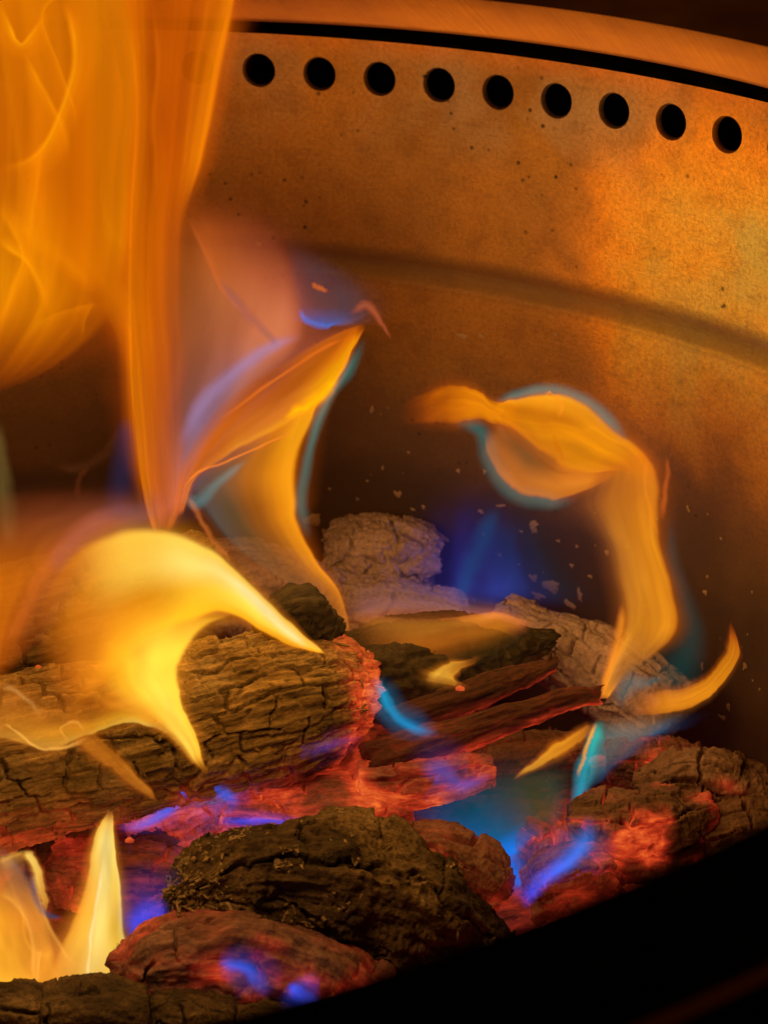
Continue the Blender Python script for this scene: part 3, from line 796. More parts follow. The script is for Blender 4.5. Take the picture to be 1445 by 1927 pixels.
# ------------------------------------------------------------------ flames
def flame(name, label, L, Rr, D, vs_, rows, thick=0.006, streak=0.25, sf=(1.6, 9.0), seed=1, parent=None, bow=0.0, tip=0.10, foot=0.10, vfade=(0.06, 0.06), nu=110, nv=72, gain=1.0, wob=0.0, ridge=0.0, cat='flame', group=None, skirt=0.26, rag=6.0, opac=0.90, rise=0):
    """closed lens-shaped body of luminous gas between two edge lines, with its own colour and opacity over its skin
    rows: {u: [(r, g, b, opacity) per entry of vs_]}"""
    if rise:      # let the flame go on upward past its last point and die out
        L = [tuple(p) for p in L]; Rr = [tuple(p) for p in Rr]
        n0 = len(L) - 1
        for q in range(rise):
            (lx, ly), (rx, ry) = L[-1], Rr[-1]
            sh_ = 0.16 * (rx - lx); dr_ = -14 + 22 * math.sin(seed + q)
            L.append((lx + sh_ + dr_, ly - 165)); Rr.append((rx - sh_ + dr_, ry - 165))
        kf = n0 / (n0 + rise)
        rows = {q * kf: c for q, c in rows.items()}
        foot *= kf
        tip = rise / (n0 + rise) * 0.95
        nu = int(nu / kf)
    u = np.linspace(0, 1, nu); v = np.linspace(0, 1, nv)
    A = spline(L, u); B = spline(Rr, u); d = spline(np.atleast_1d(D), u)[:, 0]
    if rag:
        for E_, sd in ((A, 0), (B, 5)):
            for ax_ in (0, 1):
                E_[:, ax_] += rag * sstep(0, 0.1, u) * sstep(1, 0.9, u) * fbm(np.stack([u * 9, u * 0 + seed * 1.7 + sd, u * 0 + ax_ * 3.1], 1), 3, seed + 90)
    skl = skirt if vfade[0] > 0 else 0.0
    A, B = A + (A - B) * skl, B + (B - A) * skirt
    vc = (v * (1 + skl + skirt) - skl)
    us = sorted(rows)
    tab = np.array([[list(srgb(c[:3])) + [c[3]] for c in rows[k]] for k in us])
    def smooth_idx(x, xs):
        xs = np.asarray(xs, float)
        if len(xs) == 1: return np.zeros(len(x), int), np.zeros(len(x), int), np.zeros(len(x))
        i = np.clip(np.searchsorted(xs, x, 'right') - 1, 0, len(xs) - 2)
        t = np.clip((x - xs[i]) / (xs[i + 1] - xs[i]), 0, 1)
        return i, i + 1, t * t * (3 - 2 * t) * 0.6 + t * 0.4
    V_, C_ = [], []
    for s in (-1, 1):
        uu, vg = np.meshgrid(u, v, indexing='ij')
        vv = np.repeat(vc[None, :], nu, 0)
        n3 = np.stack([uu * 1.7, vv * 2.3, np.full_like(uu, seed * 7.1 + s)], -1).reshape(-1, 3)
        wv = (vv.ravel() + wob * fbm(n3 * np.array([1.8, 1.2, 1]), 2, seed + 40)).reshape(uu.shape)
        X = A[:, None, 0] * (1 - vg) + B[:, None, 0] * vg
        Y = A[:, None, 1] * (1 - vg) + B[:, None, 1] * vg
        lens = np.sqrt(np.clip(1 - (2 * vg - 1) ** 2, 0, 1))
        off = s * thick / S * lens * (0.35 + 0.65 * np.sin(np.pi * np.clip(uu * 0.92 + 0.04, 0, 1)))
        off = off + bow * ((2 * vg - 1) ** 2) + 0.35 * thick / S * fbm(n3, 2, seed + 50).reshape(uu.shape) * lens
        Dd = d[:, None] + off
        q = FW + RT * ((X[..., None] - W0 / 2) / FOCAL) + UP * ((H0 / 2 - Y[..., None]) / FOCAL)
        t = Dd * S / (q @ HF)
        V_.append((CAM + q * t[..., None]).reshape(-1, 3))
        # colour
        i0, i1, tu = smooth_idx(u, us)
        rowc = tab[i0] * (1 - tu)[:, None, None] + tab[i1] * tu[:, None, None]
        wvf = np.clip(wv, 0, 1)
        j0, j1, tv = smooth_idx(wvf.ravel(), vs_)
        ri = np.repeat(np.arange(nu), nv)
        c = rowc[ri, j0] * (1 - tv)[:, None] + rowc[ri, j1] * tv[:, None]
        a = c[:, 3]
        wp = fbm(np.stack([uu.ravel() * 2.2, vv.ravel() * 1.2, np.full(uu.size, seed + 3.0 * s)], 1), 2, seed + 60)
        sp = np.stack([uu.ravel() * sf[0], (vv.ravel() + 0.30 * wp) * sf[1], np.full(uu.size, seed * 3.3 + s * 11)], 1)
        st = fbm(sp, 3, seed + 70, 0.55)
        a = a * (1 + streak * 1.1 * st)
        bright = 1 + streak * 0.8 * st
        lowf = fbm(np.stack([uu.ravel() * 2.6, vv.ravel() * 2.0 + 0.8 * wp, np.full(uu.size, seed * 2.1 + s * 0.4)], 1), 3, seed + 97)
        bright = bright * (1 + 0.32 * lowf)
        a = a * (1 + 0.16 * lowf)
        if ridge:
            rg = (1 - np.abs(vnoise(sp * np.array([0.8, 0.6, 1]) + 31, seed + 80))) ** 9
            a = a + ridge * rg * c[:, 3]
            bright = bright + ridge * 0.6 * rg
        fin = fbm(np.stack([uu.ravel() * sf[0] * 1.1, (vv.ravel() + 0.3 * wp) * sf[1] * 3.2, np.full(uu.size, seed * 5.7 + s * 7)], 1), 2, seed + 95)
        bright = bright + streak * 0.35 * fin
        core = sstep(0, max(vfade[0], 1e-4), vv) * sstep(1, 1 - max(vfade[1], 1e-4), vv)
        tail = 0.0
        if skirt:
            tl = np.clip((vv + skl) / max(skl + 0.12, 1e-4), 0, 1); tr = np.clip((1 + skirt - vv) / (skirt + 0.12), 0, 1)
            tail = 0.42 * (tl * tr) ** 1.8
        # inside, opacity comes from the table; in the skirt a thin glow reaches past the edge
        mid_a = np.maximum(rowc[:, 1:-1, 3].mean(1), 0)[ri]
        a = np.where((vv.ravel() < 0) | (vv.ravel() > 1), 0, a)
        a = opac * np.maximum(a * core.ravel(), (np.asarray(tail) * np.ones_like(vv)).ravel() * mid_a)
        ed = sstep(0, max(foot, 1e-4), uu) * sstep(1, 1 - max(tip, 1e-4), uu)
        a = np.clip(a * ed.ravel(), 0, 0.985)
        a = 1 - np.sqrt(1 - a)
        warm = np.clip((c[:, 0] - c[:, 2]) / (c[:, 0] + 1e-4), 0, 1)
        warm = warm * sstep(0.08, 0.35, c[:, 0])
        af = 1 - (1 - a) ** 2
        em = c[:, :3] * (gain * np.clip(bright, 0.2, 2) * a)[:, None]
        em[:, 0] *= 1 + warm * 0.30 * (1 - af)
        em[:, 1] *= 1 - warm * (0.07 + 0.26 * (1 - af))
        em[:, 2] *= 1 - warm * (0.35 + 0.25 * (1 - af))
        C_.append(np.concatenate([em, a[:, None]], 1))
    V = np.vstack(V_); Cc = np.vstack(C_)
    N = nu * nv
    F = np.vstack([grid_faces(nu, nv), grid_faces(nu, nv, off=N)[:, ::-1]])
    org = V.mean(0); org[2] = V[:, 2].min()
    me = mesh_from(name, V - org, F)
    attr(me, 'fire', 'FLOAT_COLOR', Cc)
    me.materials.append(FLAME)
    o = bpy.data.objects.new(name, me)
    col.objects.link(o)
    if parent is None:
        o.location = org
        tag(o, label, cat, group)
    else:
        o.parent = parent
        o.location = Vector(org) - parent.matrix_basis.translation
        if label: o['label'] = label
    return o

def wisp(name, label, pts, width, D, c, alpha, parent=None, tip=0.2, foot=0.2, seed=1, nu=70, streak=0.15, thick=None, c2=None, fold=0, side=0.5, gain=1.0):
    """a narrow flame thread along pts; width in photograph pixels (number or list)"""
    u = np.linspace(0, 1, 24)
    p = spline(pts, u); w = spline(np.atleast_1d(width), u)
    t = np.gradient(p, axis=0); t /= np.linalg.norm(t, axis=1)[:, None] + 1e-9
    n = np.stack([-t[:, 1], t[:, 0]], 1)
    c2 = c2 or c
    if fold:      # a fold in the flame sheet: crisp on one side, fading away on the other
        w = w * 3.6
        A, B = (p - n * w * 0.16, p + n * w * 0.84) if fold > 0 else (p + n * w * 0.16, p - n * w * 0.84)
        return flame(name, label, A, B, D, [0, 0.15, 0.24, 0.5, 1], {0: [(*c, 0), (*c, alpha), (*c, alpha * .55), (*c, alpha * .22), (*c, 0)], 1: [(*c2, 0), (*c2, alpha), (*c2, alpha * .55), (*c2, alpha * .22), (*c2, 0)]},
                     thick=thick or max(np.mean(w) * 0.00005, 0.0006), streak=streak, sf=(2, 2.5), seed=seed, parent=parent, tip=tip, foot=foot, vfade=(0.02, 0.1), nu=nu, nv=30, skirt=0, rag=2.0, gain=gain)
    return flame(name, label, p - n * w * side, p + n * w * (1 - side), D, [0, 0.5, 1], {0: [(*c, 0), (*c, alpha), (*c, 0)], 1: [(*c2, 0), (*c2, alpha), (*c2, 0)]},
                 thick=thick or max(np.mean(w) * 0.00005, 0.0006), streak=streak, sf=(2, 2.5), seed=seed, parent=parent, tip=tip, foot=foot, vfade=(0.02, 0.02), nu=nu, nv=22, skirt=0, rag=4.0, gain=gain)

#FLAMES
OR, YO, YE, PY = (206, 112, 2), (240, 155, 15), (255, 198, 48), (255, 236, 140)
BR, PK, LI = (150, 76, 8), (205, 112, 66), (158, 118, 150)
BLU, TEAL, CYAN = (38, 92, 215), (38, 112, 108), (40, 175, 180)
def c4(c, a): return (c[0], c[1], c[2], a)

# --- the tall orange curtain rising out of the frame
cur = flame('flame', 'broad yellow orange flame lobe with a rounded lower edge beside the tall curtain',
      [(-110, 780), (-110, 640), (-110, 500), (-110, 350), (-110, 200), (-110, 60), (-110, -80)],
      [(-30, 752), (110, 695), (215, 610), (258, 500), (275, 300), (280, 120), (240, -80)], [0.435, 0.44, 0.45, 0.455],
      [0, 0.35, 0.7, 0.93, 1], {0: [c4((200, 110, 5), .8)] * 3 + [c4((190, 100, 8), .6), c4((170, 85, 8), .1)],
                        0.35: [c4((235, 160, 5), .95), c4((226, 140, 4), .92), c4((205, 115, 2), .85), c4((200, 110, 4), .7), c4((190, 95, 5), .2)],
                        0.6: [c4((205, 105, 4), .95), c4((200, 105, 4), .95), c4((195, 100, 2), .9), c4((215, 125, 4), .85), c4((190, 95, 5), .2)],
                        1: [c4((215, 125, 4), .95), c4((205, 112, 4), .95), c4((195, 108, 4), .9), c4((212, 130, 8), .85), c4((190, 95, 5), .2)]},
      thick=0.022, streak=0.32, sf=(2.2, 6), seed=2, vfade=(0.0, 0.10), foot=0.30, tip=0.0, wob=0.06, ridge=0.38, gain=0.95, opac=0.84, rise=3)
for i, (pts, w, a) in enumerate([
        ([(-10, 322), (70, 292), (120, 200), (142, 110), (135, 40), (118, -20)], [14, 16, 14, 18, 22, 26], .8),
        ([(-8, -10), (20, 55), (38, 84), (60, 66), (112, -10)], [16, 12, 10, 14, 18], .85),
        ([(38, 84), (66, 140), (95, 195), (120, 250), (132, 330)], [10, 12, 14, 20, 30], .55),
        ([(-10, 375), (25, 430), (45, 485), (20, 560), (-10, 640)], [20, 18, 12, 18, 24], .55),
        ([(-10, 440), (20, 468), (52, 492), (80, 540), (100, 600)], [22, 18, 14, 22, 34], .8),
        ([(45, 640), (90, 600), (150, 580), (210, 570)], [10, 12, 10, 6], .35),
        ([(50, 490), (58, 420), (72, 330), (80, 260)], [14, 16, 16, 14], .4),
        ([(150, 30), (120, -10), (80, 30), (110, 120), (138, 200), (142, 240)], [8, 8, 8, 8, 8, 8], .35),
        ([(180, 560), (160, 600), (155, 640)], [10, 8, 6], .3),
        ([(0, 380), (60, 440), (140, 500), (190, 560)], [40, 50, 50, 30], .4)]):
    wisp('filament', None, pts, w, 0.425, (255, 190, 10), a * 0.8, cur, seed=100 + i, tip=0.3, foot=0.3, c2=(250, 170, 12), fold=(1, 1, 1, -1, -1, 1, -1, 1, 1, -1)[i])

col2 = flame('flame', 'tall orange flame curtain with a bright vertical crease and a sharp slanting edge',
      [(292, 1010), (266, 930), (252, 780), (243, 600), (244, 420), (254, 240), (246, 90), (222, -80)],
      [(322, 1005), (352, 920), (350, 760), (352, 600), (352, 425), (384, 300), (416, 150), (454, -80)], [0.455, 0.455, 0.465, 0.475],
      [0, 0.06, 0.3, 0.55, 0.85, 0.95, 1],
      {0: [c4((235, 130, 15), .5), c4((235, 135, 20), .8), c4((205, 115, 40), .6), c4((215, 115, 40), .6), c4((225, 125, 30), .7), c4((225, 125, 40), .5), c4(PK, .1)],
       0.3: [c4((232, 140, 8), .8), c4((228, 135, 8), .9), c4((215, 118, 4), .82), c4((205, 108, 10), .62), c4((185, 98, 30), .22), c4((160, 85, 30), .08), c4((140, 80, 30), .0)],
       0.55: [c4((225, 135, 4), .8), c4((222, 130, 4), .92), c4((212, 118, 2), .9), c4((205, 110, 4), .75), c4((190, 100, 10), .4), c4((165, 95, 20), .15), c4((150, 85, 20), .0)],
       0.72: [c4((228, 130, 4), .8), c4((212, 118, 4), .9), c4((160, 75, 4), .75), c4((190, 90, 4), .85), c4((210, 115, 6), .9), c4((222, 130, 8), .9), c4((205, 110, 8), .5)],
       1: [c4((225, 125, 4), .8), c4((205, 110, 4), .9), c4((175, 88, 4), .85), c4((190, 95, 2), .88), c4((205, 112, 4), .9), c4((215, 125, 8), .9), c4((190, 100, 8), .4)]},
      thick=0.012, streak=0.34, sf=(1.3, 9), seed=4, vfade=(0.02, 0.03), foot=0.05, tip=0.0, wob=0.04, ridge=0.22, gain=0.98, opac=0.78, rise=3)
for i, (pts, w, a) in enumerate([
        ([(270, 1000), (252, 800), (245, 620), (246, 430), (256, 230), (248, 90), (215, -30)], [8, 9, 10, 12, 14, 16, 18], .75),
        ([(352, 385), (378, 290), (398, 190), (412, 100), (440, -10)], [10, 12, 12, 14, 18], .6),
        ([(205, 395), (215, 300), (228, 180), (205, 60), (190, -20)], [14, 14, 12, 12, 12], .4),
        ([(300, 420), (296, 320), (290, 220), (300, 120), (290, -10)], [18, 20, 18, 16, 16], .35)]):
    wisp('filament', None, pts, w, 0.448, (238, 145, 8), a * 0.9, col2, seed=130 + i, tip=0.2, foot=0.25, fold=(-1, 1, -1, 1)[i])

flame('flame', 'soft orange haze of flame spreading behind the tall curtain',
      [(60, 560), (110, 430), (150, 300), (160, 120), (150, -80)], [(330, 560), (345, 400), (385, 280), (405, 150), (430, -80)], [0.49, 0.49],
      [0, 0.5, 1], {0: [c4((180, 95, 5), 0), c4((195, 105, 5), .7), c4((180, 95, 5), 0)], 1: [c4((185, 95, 5), .4), c4((190, 95, 5), .7), c4((180, 90, 5), .0)]},
      thick=0.02, streak=0.2, sf=(1.5, 5), seed=6, vfade=(0.3, 0.06), foot=0.25, tip=0.0, rise=2)

flame('flame', 'diagonal orange flame band joining the yellow lobe to the tall curtain', [(40, 330), (90, 440), (150, 540), (205, 640), (240, 760)], [(240, 330), (290, 430), (300, 540), (305, 650), (300, 780)], [0.452, 0.456],
      [0, 0.3, 0.7, 1], {0: [c4((190, 100, 4), .1), c4((200, 108, 4), .4), c4((200, 108, 4), .4), c4((190, 95, 4), .1)],
                    0.5: [c4((205, 112, 4), .3), c4((225, 132, 6), .8), c4((215, 122, 6), .8), c4((195, 100, 8), .2)],
                    1: [c4((200, 105, 10), .1), c4((210, 115, 10), .5), c4((210, 115, 12), .5), c4((190, 95, 10), .1)]},
      thick=0.010, streak=0.3, sf=(1.2, 7), seed=8, vfade=(0.2, 0.2), foot=0.3, tip=0.35, gain=0.92)
# --- pink and lilac veil
veil = flame('flame', 'translucent pink and lilac flame veil beside the blue flame cup',
      [(300, 1000), (255, 860), (235, 720), (240, 560), (260, 440), (290, 330)],
      [(350, 950), (405, 850), (510, 730), (600, 640), (580, 500), (490, 330)], [0.47, 0.475, 0.48],
      [0, 0.2, 0.45, 0.7, 0.9, 1],
      {0: [c4((220, 120, 50), .5), c4((215, 115, 60), .6), c4((200, 115, 90), .6), c4((190, 120, 110), .6), c4((180, 120, 120), .5), c4(LI, 0)],
       0.3: [c4((190, 95, 30), .2), c4((175, 90, 45), .5), c4((150, 95, 90), .6), c4((152, 112, 140), .75), c4((190, 112, 80), .6), c4(LI, .2)],
       0.6: [c4((140, 75, 20), .1), c4((160, 92, 40), .6), c4((178, 105, 70), .7), c4((204, 118, 86), .85), c4((212, 122, 92), .88), c4((185, 110, 100), .5)],
       0.85: [c4((160, 88, 20), .2), c4((185, 108, 40), .7), c4((200, 112, 52), .7), c4((190, 105, 70), .6), c4((185, 100, 75), .6), c4((160, 95, 85), .2)],
       1: [c4((150, 85, 25), .0), c4((160, 85, 25), .4), c4((165, 85, 30), .4), c4((150, 75, 35), .25), c4((140, 70, 40), .15), c4((140, 75, 55), .0)]},
      thick=0.014, streak=0.18, sf=(2, 5), seed=9, vfade=(0.1, 0.2), foot=0.05, tip=0.35, wob=0.05, opac=1.12, gain=1.08)
wisp('filament', None, [(350, 395), (385, 470), (420, 545), (470, 600), (512, 640)], [12, 14, 12, 12, 10], 0.462, (215, 125, 55), .36, veil, seed=150, fold=-1)
wisp('filament', None, [(410, 520), (450, 575), (500, 625), (530, 660)], [22, 28, 26, 16], 0.460, (92, 74, 98), .36, veil, seed=151)
wisp('lilac_edge', None, [(338, 850), (375, 770), (430, 710), (500, 660), (570, 630)], [34, 44, 44, 38, 22], 0.458, (160, 132, 180), .58, veil, seed=152)

# --- blue cup
cup = flame('flame', 'small dark blue flame cup with a bright blue lower lip',
      [(572, 612), (556, 570), (546, 520), (540, 450)], [(645, 618), (712, 585), (680, 530), (570, 455)], [0.478, 0.482],
      [0, 0.25, 0.6, 1], {0: [c4((50, 95, 185), .6), c4((45, 98, 190), .95), c4((60, 100, 180), .9), c4((120, 90, 100), .4)],
                     0.35: [c4((80, 74, 100), .3), c4((74, 64, 74), .5), c4((74, 68, 82), .55), c4((110, 75, 70), .3)],
                     1: [c4((60, 66, 90), .15), c4((58, 62, 84), .4), c4((60, 60, 78), .3), c4((70, 60, 60), .0)]},
      thick=0.01, streak=0.15, seed=12, vfade=(0.05, 0.15), foot=0.08, tip=0.3)
wisp('blue_lip', None, [(562, 580), (578, 604), (608, 614), (636, 608)], [8, 16, 18, 8], 0.470, (50, 115, 215), .9, cup, seed=160)
wisp('filament', None, [(585, 532), (600, 542), (620, 548)], [10, 14, 8], 0.470, (225, 125, 30), .8, cup, seed=161)
wisp('filament', None, [(655, 590), (690, 575), (715, 605), (738, 645)], [16, 26, 18, 4], 0.470, (175, 95, 65), .65, cup, seed=162)

# --- centre flame
cen = flame('flame', 'tall leaning orange flame with a teal rim rising behind the black knot',
      [(642, 1200), (600, 1150), (520, 1090), (430, 1030), (372, 960), (350, 915), (420, 850), (520, 760), (600, 690), (668, 612)],
      [(662, 1215), (645, 1120), (600, 1055), (570, 985), (562, 930), (568, 870), (585, 810), (612, 750), (648, 695), (676, 612)], [0.468, 0.468, 0.468],
      [0, 0.08, 0.3, 0.55, 0.8, 0.93, 1],
      {0: [c4((200, 120, 30), .1)] + [c4((195, 125, 45), .45)] * 5 + [c4((200, 125, 40), .1)],
       0.2: [c4((190, 120, 50), .1), c4((165, 120, 70), .35), c4((160, 115, 60), .40), c4((180, 120, 50), .5), c4((215, 140, 35), .75), c4((235, 150, 30), .85), c4((220, 130, 20), .3)],
       0.42: [c4((190, 120, 70), .2), c4((130, 120, 110), .4), c4((130, 105, 70), .45), c4((175, 110, 35), .6), c4((218, 138, 22), .85), c4((244, 162, 28), .95), c4((230, 140, 20), .4)],
       0.56: [c4((215, 120, 50), .3), c4((140, 118, 120), .45), c4((150, 118, 95), .5), c4((200, 125, 40), .75), c4((230, 148, 24), .9), c4((246, 165, 30), .95), c4((230, 140, 20), .4)],
       0.75: [c4((205, 115, 60), .3), c4((200, 115, 60), .6), c4((215, 125, 50), .75), c4((235, 150, 30), .85), c4((248, 175, 24), .95), c4((252, 180, 30), .95), c4((240, 150, 20), .4)],
       1: [c4((205, 115, 40), .3), c4((205, 110, 25), .6), c4((215, 120, 20), .75), c4((225, 130, 20), .8), c4((235, 145, 15), .9), c4((240, 150, 15), .9), c4((225, 130, 20), .4)]},
      thick=0.012, streak=0.16, sf=(2, 6), seed=14, vfade=(0.12, 0.09), gain=1.08, foot=0.05, tip=0.04, wob=0.03)
tong = flame('flame', 'slanting orange flame tongue with a glowing yellow belly pointing up to the blue cup',
      [(322, 985), (338, 880), (398, 772), (490, 695), (590, 640), (690, 606)],
      [(345, 970), (368, 905), (440, 855), (540, 805), (618, 745), (690, 612)], [0.460, 0.460, 0.462],
      [0, 0.15, 0.45, 0.75, 0.92, 1],
      {0: [c4((220, 120, 50), .3), c4((220, 120, 50), .6), c4((225, 125, 50), .7), c4((225, 130, 50), .7), c4((235, 140, 60), .7), c4((220, 130, 70), .2)],
       0.3: [c4((150, 110, 120), .3), c4((170, 95, 40), .6), c4((205, 105, 10), .85), c4((208, 112, 12), .8), c4((228, 135, 50), .85), c4((215, 125, 70), .3)],
       0.6: [c4((160, 120, 130), .3), c4((180, 95, 40), .7), c4((205, 108, 25), .8), c4((222, 135, 50), .8), c4((246, 172, 40), .85), c4((235, 150, 60), .3)],
       0.82: [c4((190, 110, 80), .3), c4((205, 110, 20), .8), c4((218, 122, 8), .9), c4((246, 175, 8), .95), c4((252, 185, 20), .95), c4((235, 150, 30), .3)],
       1: [c4((190, 105, 60), .3), c4((210, 112, 20), .7), c4((220, 120, 15), .8), c4((230, 135, 15), .9), c4((235, 145, 20), .9), c4((215, 125, 30), .3)]},
      thick=0.01, streak=0.22, sf=(1.4, 7), seed=16, vfade=(0.12, 0.08), foot=0.05, tip=0.06, wob=0.05, ridge=0.08)
wisp('filament', None, [(340, 925), (372, 890), (430, 866), (500, 836), (560, 806)], [7, 8, 10, 9, 6], 0.450, (245, 150, 60), .7, tong, seed=170)
wisp('filament', None, [(400, 800), (470, 748), (540, 700), (610, 655), (660, 630)], [9, 12, 12, 10, 6], 0.450, (232, 135, 40), .5, tong, seed=171)
wisp('filament', None, [(530, 790), (575, 765), (612, 738), (640, 705)], [16, 34, 34, 14], 0.450, (255, 195, 8), .9, tong, seed=172)
wisp('teal_rim', None, [(690, 632), (660, 690), (624, 740), (594, 805), (575, 880), (568, 960), (584, 1020)], [x * 1.3 for x in [14, 26, 22, 22, 22, 26, 20]], 0.470, (42, 118, 108), 0.72, cen, seed=173)
wisp('teal_patch', None, [(352, 930), (372, 945), (420, 900), (470, 862)], [22, 34, 26, 10], 0.466, (90, 150, 150), .55, cen, seed=174)
wisp('filament', None, [(350, 930), (372, 965), (400, 1015), (440, 1060)], [14, 16, 16, 12], 0.455, (220, 140, 70), .4, cen, seed=176)

# --- curling flame on the right
sw = flame('flame', 'pale orange flame column bending into a curl above the ash grey log',
      [(1128, 1318), (1142, 1250), (1162, 1170), (1150, 1080), (1120, 1000), (1085, 945), (1110, 905), (1150, 860)],
      [(1140, 1318), (1192, 1265), (1276, 1195), (1272, 1115), (1248, 1020), (1250, 940), (1240, 880), (1195, 820)], [0.448, 0.448, 0.446, 0.444],
      [0, 0.15, 0.4, 0.7, 0.92, 1],
      {0: [c4((235, 150, 30), .6)] + [c4((238, 155, 40), .9)] * 4 + [c4((235, 150, 30), .6)],
       0.14: [c4((225, 150, 50), .5), c4((236, 158, 48), .95), c4((200, 140, 60), .7), c4((165, 115, 55), .55), c4((140, 110, 60), .4), c4((60, 90, 70), .1)],
       0.3: [c4((170, 110, 50), .1), c4((215, 145, 45), .8), c4((226, 150, 40), .9), c4((230, 150, 35), .93), c4((222, 140, 32), .8), c4((190, 120, 40), .1)],
       0.55: [c4((150, 100, 50), .05), c4((190, 130, 60), .5), c4((215, 142, 45), .8), c4((235, 152, 35), .95), c4((238, 155, 32), .93), c4((225, 135, 25), .3)],
       0.78: [c4((150, 100, 50), .0), c4((175, 115, 55), .35), c4((205, 130, 45), .7), c4((228, 142, 38), .85), c4((232, 145, 35), .9), c4((215, 125, 30), .3)],
       1: [c4((225, 135, 25), .4), c4((228, 140, 25), .8), c4((230, 142, 25), .9), c4((230, 142, 25), .9), c4((225, 135, 25), .8), c4((210, 120, 25), .3)]},
      thick=0.013, streak=0.16, sf=(1.5, 7), seed=22, vfade=(0.25, 0.14), foot=0.03, tip=0.14, wob=0.05, ridge=0.10, gain=1.08)
head = flame('flame', 'rolled orange head of the curling flame with a round translucent pocket',
      [(1252, 935), (1220, 856), (1160, 800), (1095, 752), (1030, 735), (968, 750), (930, 758)],
      [(1160, 880), (1130, 888), (1085, 893), (1045, 880), (1000, 845), (955, 800), (925, 780)], [0.436, 0.438, 0.442],
      [0, 0.12, 0.4, 0.7, 0.9, 1],
      {0: [c4((215, 130, 30), .3), c4((225, 138, 30), .6)] + [c4((222, 140, 30), .55)] * 3 + [c4((210, 125, 30), .1)],
       0.3: [c4((225, 138, 30), .4), c4((238, 152, 22), .9), c4((236, 150, 15), .95), c4((236, 152, 15), .95), c4((238, 155, 25), .9), c4((235, 150, 40), .6)],
       0.6: [c4((225, 138, 30), .4), c4((248, 165, 32), .95), c4((222, 136, 14), .92), c4((230, 146, 16), .95), c4((220, 134, 22), .9), c4((195, 115, 30), .5)],
       1: [c4((225, 138, 30), .4), c4((236, 148, 18), .95), c4((230, 142, 14), .95), c4((222, 132, 14), .95), c4((215, 125, 20), .9), c4((190, 110, 25), .5)]},
      thick=0.012, streak=0.14, sf=(1.5, 5), seed=24, vfade=(0.10, 0.12), foot=0.22, tip=0.05, wob=0.05, ridge=0.12, gain=1.06)
flame('curl_tail', 'orange tail trailing off the curl', [(975, 752), (930, 752), (890, 728), (845, 722), (790, 738), (735, 770)], [(985, 815), (935, 800), (890, 795), (845, 800), (795, 802), (740, 800)], [0.438, 0.443, 0.447],
      [0, 0.2, 0.5, 0.8, 1], {0: [c4((225, 135, 15), .7)] + [c4((232, 145, 15), .9)] * 3 + [c4((220, 130, 30), .6)],
                         0.4: [c4((222, 132, 15), .6)] + [c4((226, 135, 12), .9)] * 3 + [c4((220, 130, 40), .6)],
                         0.72: [c4((190, 100, 10), .3), c4((200, 108, 8), .7), c4((205, 110, 8), .75), c4((195, 105, 15), .6), c4((170, 90, 20), .2)],
                         1: [c4((120, 55, 8), .0)] + [c4((130, 60, 8), .3)] * 3 + [c4((120, 55, 8), .0)]},
      thick=0.007, streak=0.22, sf=(1.2, 6), seed=26, parent=head, vfade=(0.10, 0.10), foot=0.12, tip=0.35)
flame('lower_loop', 'pale pinkish loop of flame under the curl', [(935, 775), (985, 812), (1040, 850), (1090, 868), (1160, 850)], [(905, 815), (935, 895), (1000, 938), (1080, 935), (1180, 880)], [0.446, 0.442],
      [0, 0.3, 0.65, 0.9, 1], {0: [c4((210, 130, 50), .3)] + [c4((200, 125, 60), .6)] * 3 + [c4((200, 115, 60), .2)],
                          0.35: [c4((165, 110, 50), .6), c4((140, 100, 52), .6), c4((195, 120, 52), .75), c4((218, 130, 50), .85), c4((200, 115, 60), .3)],
                          0.7: [c4((215, 135, 30), .7), c4((210, 130, 40), .75), c4((218, 135, 45), .85), c4((222, 135, 45), .85), c4((200, 115, 60), .3)],
                          1: [c4((225, 140, 30), .7)] + [c4((222, 138, 35), .8)] * 3 + [c4((215, 130, 40), .2)]},
      thick=0.008, streak=0.1, sf=(1.5, 4), seed=28, parent=head, vfade=(0.04, 0.05), foot=0.12, tip=0.2)
wisp('filament', None, [(1022, 738), (1040, 742), (1056, 765), (1048, 790)], [5, 8, 12, 8], 0.430, (252, 170, 45), .7, head, seed=180)
wisp('dark_fold', None, [(915, 775), (955, 812), (1000, 852), (1045, 886), (1090, 892)], [6, 9, 12, 10, 5], 0.430, (150, 82, 18), .30, head, seed=181)
wisp('dark_fold', None, [(1040, 790), (1046, 830), (1064, 870)], [8, 16, 10], 0.431, (205, 118, 10), .5, head, seed=182)
wisp('teal_rim', None, [(925, 758), (972, 742), (1035, 732), (1096, 750), (1144, 790), (1188, 846)], [x * 1.2 for x in [14, 30, 26, 30, 34, 16]], 0.447, (36, 122, 116), 0.72, head, seed=183, side=0.45)
wisp('teal_rim', None, [(850, 796), (902, 812), (926, 876), (964, 926), (1030, 943), (1090, 938)], [x * 1.2 for x in [14, 36, 44, 40, 40, 20]], 0.449, (32, 112, 106), 0.66, head, seed=184, side=0.55)
wisp('teal_rim', None, [(1262, 960), (1264, 1040), (1290, 1130), (1302, 1200), (1270, 1270), (1210, 1320)], [x * 1.7 for x in [14, 20, 26, 40, 70, 50]], 0.452, (16, 74, 70), 0.43, sw, seed=185)
wisp('filament', None, [(1240, 1010), (1222, 960), (1212, 905), (1218, 860)], [10, 12, 10, 8], 0.440, (245, 160, 40), .45, sw, seed=186)
wisp('filament', None, [(1244, 985), (1250, 930), (1256, 890), (1252, 858)], [14, 16, 14, 8], 0.441, (205, 115, 45), .5, sw, seed=187)
